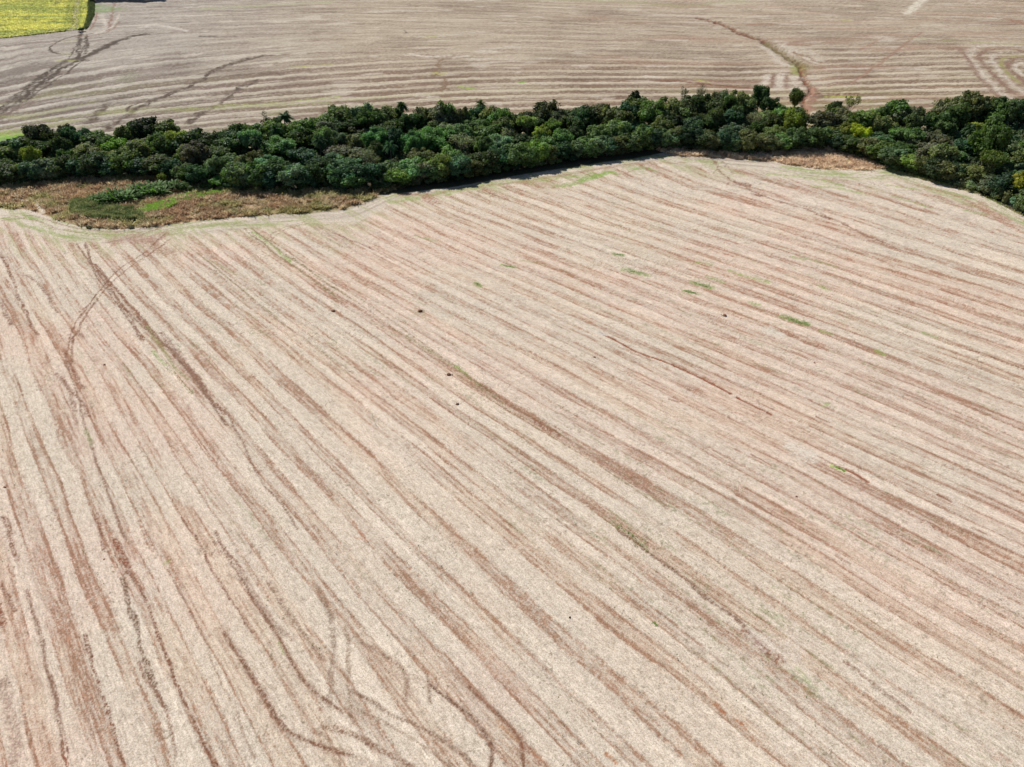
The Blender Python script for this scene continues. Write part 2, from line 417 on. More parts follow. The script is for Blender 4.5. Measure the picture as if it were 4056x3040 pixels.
    uw = uj + 1.3*(fbm(uj/40, vj/70, 103)-0.5)*2 + 0.5*(vn(vj/9, uj/14, 131)-0.5) + 0.9*(fbm(vj/2.2, uj/4, 132, 2)-0.5)
    P = 5.9; k = np.floor(uw/P); ph = uw/P-k; rk = _h(k, k*0+3, 109)
    amp = sstep(505, 425, yj + 50*(fbm(xj/60, yj/60, 111)-0.5))*0.92*(0.55+0.9*fbm(xj/40, yj/22, 112, 3))+0.10; amp = np.clip(amp, 0, 1)
    sw = ph + 0.10*(fbm(vj/4.0, uw/5, 113, 2)-0.5)
    band = sstep(0.06, 0.20, sw)*sstep(0.66-0.14*rk, 0.50-0.14*rk, sw)
    st1 = fbm(uw/1.1, vj/30, 115, 3); st2 = fbm(uw/3.0, vj/40, 117, 3); flk = fbm(xj/1.1, yj/1.1, 119, 2)
    FST = np.array([0.428, 0.374, 0.286]); FDK = np.array([0.168, 0.112, 0.078])
    e = (1-band)*amp*(0.56+0.9*(st2-0.2)) + 0.75*(st1-0.42) + 0.45*(fbm(uw/0.5, vj/14, 116, 2)-0.5) + (1-amp)*0.30 + 0.03
    edge = np.exp(-((sw-0.63+0.14*rk)/0.055)**2)*amp*sstep(0.3, 0.55, st1+0.1)
    e = np.clip(e*(0.45+1.1*flk), 0, 1)
    c = FST*(1-e[:, None])+FDK*e[:, None]
    c = c*(1-0.40*edge[:, None]) + (FDK*0.7)*0.40*edge[:, None]
    mot = fbm(uw/9, vj/34, 151, 4)
    c = c*(1-0.20*sstep(0.50, 0.72, mot)[:, None]*np.array([0.9, 1.0, 1.05]))
    ln = sstep(0.60, 0.72, fbm(uw/0.9, vj/60, 153, 2))*sstep(0.42, 0.6, fbm(xj/50, yj/30, 154, 2))
    c = c*(1-0.42*ln[:, None]) + np.array([0.17, 0.115, 0.085])*0.42*ln[:, None]
    # left and upper land: greyer, weaker sun backscatter put into the colour
    grey = sstep(-40, -240, xj+0.25*(yj-400)+50*(fbm(xj/70, yj/50, 121)-0.5))*0.8
    L = c.mean(1, keepdims=True)
    c = c*(1-0.55*grey[:, None]) + L*np.array([1.0, 0.965, 0.95])*0.97*0.55*grey[:, None]
    gband = sstep(0.50, 0.66, fbm(uw/2.2, vj/46, 127, 3))*sstep(470, 350, yj)*(0.25+0.75*sstep(0.42, 0.6, fbm(xj/60, yj/24, 128, 2)))
    c = c*(1-0.52*gband[:, None]) + np.array([0.235, 0.245, 0.085])*0.52*gband[:, None]
    red = sstep(0.5, 0.72, fbm(uw/5, vj/60, 129, 3))*sstep(-60, 120, xj)
    c = c*(1-0.34*red[:, None]) + np.array([0.28, 0.165, 0.115])*0.34*red[:, None]
    ps = sstep(0.66, 0.76, fbm(uw/2.4, vj/22, 133, 3))
    c = c*(1-0.5*ps[:, None]) + np.array([0.47, 0.42, 0.355])*0.5*ps[:, None]
    far_edge = sstep(12, 2, yj-bk[j]+6*(fbm(xj/9, yj/9, 134)-0.5))
    c = c*(1-0.5*far_edge[:, None]) + np.array([0.26, 0.25, 0.11])*0.5*far_edge[:, None]
    col[j] = c; U[j] = uj; V[j] = vj
    dz[j] = 0.16*band*amp
    # ---- dry grass banks and wood floor
    g = np.where(~near & (y < fr+1.0))[0]
    n1 = fbm(x[g]/5, y[g]/3.5, 141, 4)
    gc = np.array([0.36, 0.27, 0.17])*(0.6+0.8*n1[:, None]); U[g] = x[g]; V[g] = y[g]
    gc = gc*(1+0.4*sstep(80, 95, x[g])[:, None])
    yg = sstep(0.55, 0.7, fbm(x[g]/9, y[g]/5, 143, 3))
    gc = gc*(1-0.5*yg[:, None]) + np.array([0.24, 0.25, 0.09])*0.5*yg[:, None]
    col[g] = gc
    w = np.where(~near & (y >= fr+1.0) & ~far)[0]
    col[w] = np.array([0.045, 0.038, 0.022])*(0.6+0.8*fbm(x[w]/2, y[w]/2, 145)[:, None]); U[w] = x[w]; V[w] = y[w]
    xa, xb = ground_at([(1330, 760)])[0, 0], ground_at([(2600, 605)])[0, 0]  # tree shade along the wood's front deepened by darkening the ground colour
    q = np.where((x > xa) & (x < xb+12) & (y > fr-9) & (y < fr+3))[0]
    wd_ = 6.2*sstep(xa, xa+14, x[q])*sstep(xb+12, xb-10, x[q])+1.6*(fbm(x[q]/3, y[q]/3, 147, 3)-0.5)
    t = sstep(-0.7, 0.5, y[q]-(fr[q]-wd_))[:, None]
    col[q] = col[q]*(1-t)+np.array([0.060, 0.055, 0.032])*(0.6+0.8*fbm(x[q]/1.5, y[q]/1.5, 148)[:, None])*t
    # ---- tracks, gashes, patches
    def smooth(g):
        if len(g) < 3: return g
        e = np.concatenate([[2*g[0]-g[1]], g, [2*g[-1]-g[-2]]]); out = []
        for q in range(1, len(e)-2):
            for t in np.linspace(0, 1, 6, endpoint=False):
                p0, p1, p2, p3 = e[q-1], e[q], e[q+1], e[q+2]
                out.append(0.5*((2*p1)+(p2-p0)*t+(2*p0-5*p1+4*p2-p3)*t*t+(3*p1-p0-3*p2+p3)*t**3))
        return np.array(out+[e[-2]])
    def paint(line, width, color, op, soft=0.5, rough=0.5, seed=1, wig=0.6, dig=0.0, breakup=0.35, taper=False):
        g = smooth(ground_at(line)[:, :2]) if not isinstance(line, np.ndarray) else line
        m = width*2.5+2
        s = np.where((x > g[:, 0].min()-m) & (x < g[:, 0].max()+m) & (y > g[:, 1].min()-m) & (y < g[:, 1].max()+m))[0]
        if len(s) == 0: return
        px = x[s]+wig*(fbm(x[s]/5, y[s]/5, seed)-0.5)*2; py = y[s]+wig*(fbm(x[s]/5+50, y[s]/5, seed+1)-0.5)*2
        best = np.full(len(s), 1e9)
        for a, b in zip(g[:-1], g[1:]):
            d = b-a; L2 = max(1e-9, d@d)
            t = np.clip(((px-a[0])*d[0]+(py-a[1])*d[1])/L2, 0, 1)
            best = np.minimum(best, np.hypot(px-a[0]-t*d[0], py-a[1]-t*d[1]))
        fz = 0.22+float(np.clip(y[s].mean(), 0, 900))/450
        width = width*(1.0 if y.dtype is None else 1.12)
        w = width*(1+rough*(fbm(px/3, py/3, seed+2)-0.5)*2) + (width*0.9)*(fbm(x[s]/(fz*1.2), y[s]/(fz*1.2), seed+5, 2)-0.5)
        k = sstep(w, w*(1-soft), best)
        k = sstep(w, w*(1-(0.9 if y[s].mean() > 330 else soft)), best)
        far_ = y[s].mean() > 330
        if far_ and color[1] > color[0] and op < .88: op = op*0.55; breakup = 0.6
        if far_: breakup = breakup*0.45; op = min(1.0, op*(1.25 if color != PL else 0.85))
        else: breakup = breakup*0.62; op = min(1.0, op*1.12)
        k = k*np.clip(1-breakup*1.9*(1-sstep(0.30, 0.66, fbm(x[s]/fz, y[s]/fz, seed+3, 3))), 0, 1)*op
        if far_: k = np.clip(k*1.5, 0, 1)*(0.55+0.5*sstep(0.38, 0.56, fbm(x[s]/1.6, y[s]/2.2, seed+11, 2)))
        elif breakup > 0.08: k = k*(0.35+0.85*sstep(0.34, 0.62, fbm(x[s]/(fz*0.6), y[s]/(fz*0.6), seed+9, 2))); k = np.clip(k*1.1, 0, 1)
        col[s] = col[s]*(1-k[:, None]) + np.array(color)*k[:, None]
        dz[s] -= dig*k
    def pair(line, gap, width, color, op, seed=1, **kw):
        g = smooth(ground_at(line)[:, :2]); t = np.gradient(g, axis=0); t /= np.linalg.norm(t, axis=1)[:, None]
        n = np.stack([-t[:, 1], t[:, 0]], 1)
        for sgn in (-1, 1): paint(g+n*gap/2*sgn, width, color, op, seed=seed+sgn*3, **kw)
    for row in TRACKS: 
        kind, line, width, color, op = row[:5]; kw = row[5] if len(row) > 5 else {}
        kw = dict(kw); sd_ = kw.pop('seed', abs(int(line[0][0]*7+line[0][1])) % 997+3)
        if kind == 'p': paint(line, width, color, op, seed=sd_, **kw)
        else: pair(line, kw.pop('gap', 2.2), width, color, op, seed=sd_, **kw)
    z = z + dz
    inframe = (np.abs(x) < 0.8*(np.maximum(y, 18)*cp+H*sp_)+1) & (y > 18) & (y < 640)
    idx = np.arange(N).reshape(ny, nx)
    F = np.stack([idx[:-1, :-1], idx[:-1, 1:], idx[1:, 1:], idx[1:, :-1]], -1).reshape(-1, 4)
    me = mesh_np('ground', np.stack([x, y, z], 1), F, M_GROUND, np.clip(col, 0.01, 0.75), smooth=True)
    uvl = me.uv_layers.new(name='rows')
    uvs = np.stack([U, V], 1).astype(np.float32)[F.ravel()]
    uvl.data.foreach_set('uv', uvs.ravel())
    o = obj('ground', me); tag(o, kind='structure')
    return o

BR = (0.150, 0.068, 0.040); DB = (0.062, 0.046, 0.034); RD = (0.17, 0.065, 0.035); GN = (0.17, 0.25, 0.06); YG = (0.36, 0.38, 0.07); PL = (0.47, 0.42, 0.36); MB = (0.20, 0.13, 0.095)
SB = (0.255, 0.170, 0.125); SK = dict(wig=.3, soft=.9, breakup=.45, rough=.6); TK = dict(wig=.35, soft=.75, breakup=.22, rough=.5)
TRACKS = [
 # ---- far field
 ('p', [(-60,480),(0,432),(92,362),(183,293),(244,251),(342,226),(428,177),(520,147),(590,134)], 3.0, DB, .85, dict(wig=2.2, rough=.8)),
 ('p', [(-60,505),(0,455),(122,367),(244,275),(306,244),(391,202),(464,165)], 2.6, DB, .8, dict(wig=2.2, rough=.8)),
 ('p', [(0,475),(130,380),(250,300),(330,240)], 1.2, DB, .7, dict(wig=2.0)),
 ('p', [(0,470),(60,440),(110,410)], 7, (0.15,.11,.085), .5, dict(wig=3, rough=.9)),
 ('p', [(312,232),(314,190),(318,122)], 1.6, DB, .8, dict(wig=2)),
 ('p', [(338,215),(342,180),(346,140)], 1.6, DB, .75, dict(wig=2)),
 ('p', [(240,245),(290,236),(345,240)], 2.4, DB, .5, dict(wig=3)),
 ('p', [(196,189),(232,165),(293,144),(360,135)], 1.0, DB, .75, dict(wig=1)),
 ('p', [(196,189),(208,208),(244,214),(300,216)], 1.1, DB, .75, dict(wig=1)),
 ('p', [(428,120),(440,70),(452,14)], 1.5, (0.2,.12,.09), .7, dict(wig=1.5)),
 ('p', [(360,120),(378,80),(385,50)], 1.3, (0.2,.12,.09), .6, dict(wig=1)),
 ('p', [(350,140),(410,125),(450,100),(470,60)], 1.3, PL, .7, dict(wig=1)),
 ('p', [(300,148),(380,140),(440,122),(475,85)], 1.0, (0.2,.13,.1), .6, dict(wig=1)),
 ('p', [(400,60),(420,110),(380,130)], 2.5, PL, .5, dict(wig=1)),
 ('p', [(250,165),(300,164)], 1.6, YG, .7), ('p', [(245,214),(290,213)], 1.6, YG, .8), ('p', [(225,241),(310,240)], 1.4, YG, .6),
 ('p', [(358,35),(400,44),(455,38)], 9, (0.13,.24,.06), .75, dict(wig=3)), ('p', [(360,20),(400,25),(420,28)], 6, (0.12,.25,.07), .7, dict(wig=3)),
 ('p', [(978,235),(868,269),(813,312),(733,348),(642,385),(550,422),(513,452),(428,507)], 2.8, (0.085,.06,.045), .9, dict(wig=2.4, rough=.9)),
 ('p', [(1040,220),(900,262),(840,280)], 2.0, (0.11,.08,.06), .7, dict(wig=2.2, rough=.9)),
 ('p', [(700,362),(600,398),(530,415),(500,445)], 1.3, (0.095,.068,.052), .8, dict(wig=2)),
 ('p', [(1027,315),(953,348),(904,385),(880,409)], 2.2, (0.095,.068,.052), .8, dict(wig=2.6, rough=.9)),
 ('p', [(843,428),(782,458),(746,495)], 2.4, (0.095,.068,.052), .75, dict(wig=2.6, rough=.9)),
 ('p', [(422,416),(379,458),(348,489)], 2.6, (0.10,.075,.055), .7, dict(wig=2.6, rough=.9)),
 ('p', [(1330,412),(1280,440),(1255,470)], 2.6, (0.15,.10,.07), .5, dict(wig=2.6, rough=.9)),
 ('p', [(1749,238),(1731,293),(1768,336),(1749,361)], 2.0, (0.17,.11,.07), .6, dict(wig=4, rough=1)),
 ('p', [(1722,290),(1752,296)], 3, YG, .6), ('p', [(1820,343),(1848,350),(1876,350)], 1.8, (0.25,.38,.05), .85), ('p', [(2062,328),(2076,326)], 1.8, (0.15,.26,.04), .9),
 ('p', [(1680,149),(1725,146)], 1.8, YG, .7), ('p', [(1625,214),(1700,225),(1780,221)], 2.4, PL, .75), ('p', [(1900,204),(1960,206)], 4.0, PL, .7), ('p', [(1800,228),(1850,222)], 3, PL, .7),
 ('p', [(1655,381),(1720,385)], 3, PL, .6), ('p', [(2275,262),(2320,264)], 2.6, PL, .6), ('p', [(2560,305),(2610,308)], 2.6, PL, .6), ('p', [(2120,330),(2170,332)], 2.4, PL, .5),
 ('p', [(1600,120),(1610,130),(1600,135)], .8, DB, .6),
 ('p', [(500,320),(520,300)], 8, (0.17,.17,.11), .4), ('p', [(60,300),(110,270),(150,255)], 16, (0.17,.145,.125), .5, dict(wig=6)), ('p', [(570,300),(620,280)], 12, (0.2,.165,.14), .4, dict(wig=6)),
 ('p', [(560,110),(620,100),(740,124)], 3.0, (0.43,.385,.335), .7), ('p', [(795,145),(860,144)], 2.4, DB, .5), ('p', [(700,90),(760,88)], 1.5, DB, .5), ('p', [(580,116),(625,114)], 1.8, DB, .4),
 ('p', [(870,160),(905,140),(895,125)], 1.0, (0.25,.2,.15), .5),
 # gully
 ('p', [(2948,138),(3010,160),(3070,186),(3120,214),(3165,250),(3180,290)], 4.2, (0.14,.085,.055), .75, dict(wig=2.4, rough=1)),
 ('p', [(3060,190),(3110,205),(3160,235),(3185,262)], 9.0, (0.22,.17,.10), .5, dict(wig=3, rough=1)), ('p', [(3120,225),(3150,252),(3160,280)], 1.6, DB, .6, dict(wig=2)), ('p', [(3185,250),(3192,285),(3205,330),(3225,360)], 1.2, (0.2,.12,.08), .6, dict(wig=2)), ('p', [(3175,300),(3160,330),(3150,360)], 1.2, (0.22,.14,.1), .5, dict(wig=2)),
 ('p', [(80,390),(160,330),(260,262),(330,232)], 1.4, DB, .8, dict(wig=2.4)), ('p', [(330,228),(380,205),(440,178),(470,160)], 2.2, DB, .6, dict(wig=3)), ('p', [(300,236),(330,200),(345,150)], 1.0, DB, .7, dict(wig=2)), ('p', [(250,250),(280,215),(320,160)], .9, DB, .6, dict(wig=2)),
 ('p', [(2765,73),(2826,86),(2887,110),(2948,138),(3010,159),(3058,183),(3101,208),(3144,238),(3172,263)], 3.0, BR, .9, dict(wig=1.8, rough=.9, dig=.9)),
 ('p', [(3040,175),(3101,208),(3144,240),(3172,266)], 6.0, (0.16,.13,.065), .7, dict(wig=2, rough=.8, dig=.6)),
 ('p', [(3150,262),(3165,290)], 5.0, (0.22,.22,.07), .7, dict(wig=2)),
 ('p', [(3172,263),(3175,293),(3193,330),(3211,361),(3187,391),(3181,416),(3193,440),(3200,470)], 2.0, BR, .95, dict(wig=1.6, rough=.8, dig=1.0)),
 ('p', [(3215,350),(3222,380),(3205,410),(3200,440)], 3.5, (0.24,.14,.10), .8, dict(wig=1.6)),
 ('p', [(3100,180),(3170,225),(3230,245)], 7, PL, .6, dict(wig=2)), ('p', [(3020,185),(3060,215),(3090,250),(3130,262)], 4, PL, .55, dict(wig=2)),
 ('p', [(3140,205),(3210,232),(3245,250)], 1.8, (0.22,.15,.10), .7, dict(wig=3)),
 ('p', [(3180,195),(3240,225)], 5, PL, .4), ('p', [(3120,176),(3200,182)], 1.6, (0.22,.13,.09), .6), ('p', [(3160,222),(3210,250),(3250,262)], 1.6, (0.22,.15,.10), .5),
 ('p', [(3040,300),(3030,335)], 4.0, PL, .6), ('p', [(3095,295),(3085,350)], 5.0, PL, .65), ('p', [(3065,300),(3055,345)], 2.4, MB, .6), ('p', [(3115,300),(3112,350)], 2.4, MB, .5), ('p', [(3140,310),(3160,360)], 4, PL, .5),
 ('p', [(3195,378),(3250,374),(3400,372)], 1.4, BR, .7), ('p', [(3280,385),(3400,383)], 2.2, YG, .6),
 ('p', [(3651,128),(3520,225),(3376,330)], 1.6, (0.24,.14,.1), .45, dict(wig=1)),
 ('p', [(3500,150),(3400,200)], 1.2, (0.25,.15,.1), .4), ('p', [(3590,55),(3620,30),(3655,0),(3670,-20)], 4.5, (0.5,.45,.37), .85, dict(wig=1)),
 ('p', [(3635,60),(3900,66),(4056,84),(4120,90)], 1.6, (0.24,.13,.09), .55), ('p', [(4000,80),(4056,96)], 5, (0.24,.13,.09), .5), ('p', [(2960,100),(3050,95)], 2.4, (0.24,.14,.1), .5), ('p', [(3340,80),(3370,80)], 3, YG, .5),
 ('p', [(4090,192),(3990,180),(3915,180),(3868,190),(3843,206),(3838,226),(3850,248),(3878,282),(3920,325),(3990,385),(4090,420)], 3.8, PL, .62, dict(wig=1.6, breakup=.9)),
 ('p', [(4090,208),(3990,196),(3925,199),(3890,208),(3878,224),(3892,248),(3922,284),(3970,330),(4020,375)], 2.4, MB, .7, dict(wig=.6)),
 ('p', [(4090,222),(4010,210),(3960,212),(3932,224),(3930,242),(3955,278),(4000,325),(4056,370)], 2.6, PL, .55, dict(wig=1.6, breakup=.9)),
 ('p', [(4090,222),(4020,224),(3965,240),(3985,285),(4040,330)], 1.8, (0.24,.22,.09), .7, dict(wig=.6)),
 ('p', [(4090,242),(4030,236),(3998,246),(3996,264),(4010,284),(4045,315),(4090,350)], 2.4, MB, .8, dict(wig=.6)),
 ('p', [(4090,250),(4040,252),(4020,270),(4056,300)], 2.4, PL, .7, dict(wig=.6)),
 ('p', [(3800,190),(3835,240),(3880,310),(3950,380)], 2.4, MB, .6),
 ('p', [(3600,150),(3800,165),(4056,180)], 1.2, (0.27,.27,.12), .6), ('p', [(3700,140),(4056,160)], 1.2, (0.25,.15,.1), .5),
 ('p', [(1950,-4),(2300,2),(2513,12),(2640,20),(2704,24),(2840,12),(2950,6)], 6, (0.25,.265,.13), .6, dict(wig=3)),
 ('p', [(800,36),(950,28),(1300,10)], 5, (0.30,.30,.18), .5, dict(wig=3)),
 ('p', [(-100,560),(0,552),(60,545),(110,552),(140,575)], 9, (0.15,.31,.035), .9, dict(wig=4)),
 ('p', [(-100,535),(0,530),(100,536),(180,545)], 5, (0.27,.30,.07), .6, dict(wig=4)),
 ('p', [(0,460),(100,470),(300,480)], 3, (0.26,.28,.1), .5), ('p', [(680,432),(900,428),(1300,408)], 3, (0.26,.29,.1), .5), ('p', [(400,450),(640,440),(780,436)], 4, (0.25,.27,.09), .5), ('p', [(860,420),(1060,412),(1340,385)], 2.4, (0.27,.32,.08), .6),
 ('p', [(1150,268),(1310,256)], 1.6, YG, .6), ('p', [(3330,383),(3380,385)], 2, YG, .7), ('p', [(2760,318),(2800,325)], 2.4, YG, .6), ('p', [(2600,318),(2704,325),(2850,340),(2960,350)], 1.6, BR, .6),
 ('p', [(60,786),(105,797),(140,815),(172,846)], 1.0, PL, .9), ('p', [(118,788),(146,803),(160,818),(176,842)], .9, PL, .9),
 # ---- near field: headland and turning marks
 ('pp', [(0,872),(100,860),(180,878),(260,905),(400,925),(560,925)], .5, MB, .6, dict(gap=3)),
 ('p', [(0,870),(30,868),(60,872),(110,862),(130,870)], 1.2, GN, .5), ('p', [(140,900),(200,925),(300,940)], 1.4, GN, .35),
 ('p', [(330,930),(520,935),(640,925),(760,900)], 2.0, (0.23,.25,.10), .45), ('p', [(460,950),(560,960),(640,930)], 3.5, (0.24,.135,.10), .6, dict(wig=2)), ('p', [(420,960),(520,945),(600,915),(660,890)], 1.0, MB, .7, dict(wig=1)),
 ('p', [(540,930),(620,990),(660,1000)], 3.0, (0.24,.14,.10), .55, dict(wig=2)),
 ('pp', [(985,905),(1010,930),(1060,965),(1100,1000),(1192,1061),(1352,1177)], .45, (0.16,.13,.06), .8, dict(gap=2.4)),
 ('p', [(1000,920),(1060,960),(1110,1005),(1160,1040)], .6, GN, .7),
 ('pp', [(1060,960),(1090,930),(1130,905),(1220,880)], .4, MB, .65, dict(gap=1.8)),
 ('pp', [(1240,890),(1300,935),(1380,985)], .4, MB, .5, dict(gap=2.2)),
 ('p', [(1560,800),(1700,775),(1850,750),(2000,725),(2120,715),(2350,690)], 2.6, (0.20,.25,.075), .6, dict(wig=2)),
 ('p', [(2200,742),(2300,722),(2400,685),(2440,690)], 2.4, (0.17,.25,.06), .65, dict(wig=2)), ('p', [(2300,715),(2350,700),(2420,680)], 1.6, (0.16,.26,.05), .6, dict(wig=2)),
 ('p', [(2500,672),(2560,665),(2600,680)], 1.0, (0.16,.26,.06), .7), ('p', [(2480,690),(2510,676),(2560,668)], .6, MB, .6),
 ('p', [(1690,785),(1800,750),(1950,735),(2200,700),(2480,655),(2700,645)], 1.4, (0.25,.15,.10), .5, dict(wig=1.5)),
 ('p', [(1600,770),(1680,775),(1700,800),(1740,810)], 2.2, (0.24,.12,.08), .7, dict(wig=2)), ('p', [(1900,760),(1960,775),(2000,790)], 1.6, (0.22,.12,.08), .6, dict(wig=2)),
 ('p', [(2050,730),(2120,725),(2200,745)], 3, (0.28,.17,.12), .5, dict(wig=2)),
 ('p', [(2560,623),(2650,622)], 1.4, GN, .6), ('p', [(3050,690),(3150,700),(3254,715),(3330,735)], 1.8, (0.19,.26,.07), .65, dict(wig=1.5)), ('p', [(3220,740),(3320,748),(3420,770)], 1.4, (0.2,.26,.07), .6), ('p', [(3520,735),(3640,752)], 1.2, (0.2,.26,.07), .6), ('p', [(3100,660),(3300,690),(3400,685)], 1.6, (0.2,.26,.07), .5),
 ('p', [(3540,780),(3640,810),(3700,830)], .8, (0.18,.22,.06), .7), ('p', [(3830,835),(3860,842),(3900,848)], 1.6, GN, .5), ('p', [(4000,865),(4056,885)], 1.0, GN, .5),
 ('p', [(3640,735),(3780,775),(3850,805),(3920,850),(3970,880),(4056,925)], 1.3, (0.27,.155,.105), .7), ('p', [(3880,800),(3930,840),(3990,870)], 2.0, (0.27,.155,.105), .6),
 ('p', [(2815,622),(2830,650),(2850,680),(2880,705),(2948,735),(2990,765),(3071,795),(3254,850),(3376,905),(3462,947),(3560,985)], .9, (0.19,.105,.07), .85, dict(wig=1.6, rough=.9)),
 ('p', [(2840,660),(2870,655),(2830,690)], .8, MB, .6, dict(wig=2)), ('p', [(3230,850),(3290,870)], 1.0, BR, .8), ('p', [(2980,770),(3010,778)], 1.3, BR, .8), ('p', [(2940,725),(2965,735)], 1.2, BR, .8), ('p', [(2860,640),(2890,665),(2900,690)], .6, MB, .6, dict(wig=2)),
 # diagonal crossing marks on the left
 ('p', [(660,920),(575,1000),(464,1073),(385,1165),(300,1281),(269,1367),(257,1416)], .38, BR, .75), ('p', [(680,945),(590,1010),(480,1085),(391,1183),(312,1300),(287,1367),(287,1440)], .38, BR, .75), ('p', [(287,1300),(330,1340)], .8, BR, .5),
 ('p', [(257,1400),(280,1450),(300,1500),(330,1540)], .5, BR, .7),
 # strong lines
 ('p', [(340,960),(366,1040),(428,1122),(470,1195),(520,1265),(568,1348)], .42, BR, .85), ('p', [(380,1050),(440,1120),(526,1226),(611,1324),(703,1422),(776,1495),(837,1581),(886,1642)], .55, BR, .85, dict(rough=.8)),
 ('p', [(640,1320),(703,1400),(776,1492),(830,1570)], .9, (0.19,.11,.08), .7), ('p', [(580,1290),(640,1380),(700,1460),(745,1505)], .5, (0.2,.2,.08), .6), ('p', [(605,1390),(650,1450)], .5, GN, .5),
 ('p', [(0,1000),(40,1085),(80,1190),(115,1270),(150,1330)], .5, BR, .75), ('p', [(0,1190),(20,1240),(45,1290)], .8, BR, .6), ('p', [(110,1090),(170,1150),(230,1240)], .5, BR, .65),
 ('p', [(225,1480),(270,1540),(330,1600),(350,1650)], .5, BR, .6), ('p', [(250,1500),(290,1580),(300,1680)], .6, BR, .5),
 ('p', [(780,1000),(870,1075),(930,1125),(1010,1190),(1100,1265)], .35, (0.17,.14,.06), .7), ('p', [(740,1005),(800,1050),(860,1075)], .25, BR, .6), ('p', [(790,1130),(860,1120),(920,1110)], .2, BR, .6), ('p', [(810,1020),(880,1060),(940,1090)], .5, GN, .3),
 ('p', [(1320,925),(1425,966),(1499,1000),(1560,1035)], .40, BR, .85, dict(rough=.8)),
 ('p', [(452,2144),(480,2210),(507,2254)], .55, RD, .85), ('p', [(507,2254),(562,2346),(599,2462),(648,2578),(691,2682),(733,2786),(782,2883),(825,2981),(860,3040)], .32, BR, .85),
 ('p', [(480,2290),(510,2380),(540,2460),(560,2560),(590,2650),(620,2760),(640,2800)], .45, (0.14,.085,.055), .85, dict(rough=.9)), ('p', [(380,2060),(405,2140),(415,2180)], .5, BR, .7),
 ('p', [(560,2620),(590,2700),(640,2790),(680,2900),(700,3000)], .30, BR, .6), ('p', [(12,2052),(49,2162),(80,2220)], .5, BR, .7), ('p', [(110,2346),(159,2504),(189,2663),(226,2835),(257,3018)], .22, BR, .6),
 ('p', [(330,2520),(370,2640),(400,2740),(430,2830),(460,2930),(490,3030)], .32, BR, .8, dict(rough=.9)), ('p', [(236,2950),(252,3000),(262,3045)], .35, RD, .85), ('p', [(0,2400),(10,2480)], .5, RD, .8), ('p', [(0,2310),(30,2380),(60,2420)], .35, BR, .7), ('p', [(200,2680),(225,2800)], .3, BR, .6), ('p', [(15,2700),(50,2880),(60,3030)], .8, (0.2,.12,.09), .45),
 ('p', [(721,2052),(788,2144),(837,2242),(905,2358),(966,2462),(1000,2500)], .26, BR, .65), ('p', [(870,2140),(930,2220),(975,2290)], .35, BR, .6), ('p', [(970,2300),(1030,2400),(1100,2480),(1150,2530)], .4, (0.2,.12,.09), .55),
 ('p', [(880,2490),(953,2611),(1036,2748),(1100,2858),(1155,2914),(1284,2962),(1400,3000),(1500,3060)], 1.0, SB, .45, SK), ('p', [(889,2510),(953,2611),(1036,2748),(1100,2858),(1155,2914),(1284,2959),(1380,2995)], .42, (0.15,.075,.045), .8, TK),
 ('p', [(1284,2877),(1375,2904),(1467,2950),(1604,3024),(1660,3070)], .6, (0.16,.085,.05), .65, TK), ('p', [(1240,2900),(1300,2930),(1350,3040)], .5, (0.16,.085,.05), .5, TK),
 ('p', [(1000,2360),(1054,2446),(1118,2556),(1192,2675),(1284,2776),(1357,2822),(1440,2850)], .9, SB, .42, SK), ('p', [(1054,2446),(1118,2556),(1192,2675),(1284,2776),(1357,2822)], .36, (0.15,.08,.05), .75, TK),
 ('p', [(853,2107),(917,2226),(963,2308),(1018,2400),(1060,2470)], .4, (0.16,.09,.06), .7, TK), ('p', [(1064,2308),(1146,2437),(1219,2538),(1290,2620)], .6, (0.17,.10,.065), .55, TK),
 ('p', [(1256,2327),(1284,2391),(1311,2455),(1322,2540),(1320,2620),(1312,2720),(1302,2804)], .55, (0.15,.095,.06), .5, TK), ('p', [(1357,2483),(1384,2547),(1380,2630),(1375,2712),(1384,2840)], .5, (0.16,.10,.06), .5, TK),
 ('p', [(1412,2528),(1490,2575),(1559,2620),(1605,2660),(1614,2710),(1604,2776)], .55, (0.17,.10,.065), .6, TK), ('p', [(1440,2560),(1560,2650),(1640,2740)], 1.3, SB, .35, SK), ('p', [(1696,2694),(1698,2785)], .35, (0.15,.095,.06), .6, TK),
 ('p', [(1394,2739),(1480,2785),(1559,2840),(1630,2866),(1696,2895),(1770,2940),(1834,2987),(1870,3033)], .40, (0.17,.105,.07), .65, TK), ('p', [(1400,2800),(1500,2850),(1620,2920),(1720,2980),(1800,3050)], .34, (0.18,.11,.07), .5, TK),
 ('p', [(1650,2680),(1705,2712),(1797,2785),(1880,2858),(1935,2932),(1953,2987),(1944,3050)], .8, SB, .45, SK), ('p', [(1705,2712),(1797,2785),(1880,2858),(1935,2932),(1953,2987),(1944,3050)], .36, (0.13,.07,.045), .85, TK),
 ('p', [(1780,2650),(1852,2721),(1944,2804),(2028,2895),(2065,2960),(2075,3050)], .9, SB, .4, SK), ('p', [(1852,2721),(1944,2804),(2028,2895),(2060,2950),(2073,3040)], .34, (0.15,.075,.045), .8, TK),
 ('p', [(1965,2860),(2010,2910),(2040,2940)], .3, (0.3,.17,.09), .6), ('p', [(2050,2930),(2110,2990),(2140,3040)], .5, RD, .5),
 ('p', [(303,968),(431,1143),(559,1287),(671,1383),(767,1495),(846,1606),(900,1690)], .42, (0.15,.085,.055), .8, TK), ('p', [(335,968),(383,1095),(479,1223),(559,1351)], .38, (0.15,.085,.055), .8, TK), ('p', [(256,1431),(303,1559),(335,1686),(383,1830),(440,1990),(500,2140)], .36, (0.16,.09,.06), .7, TK),
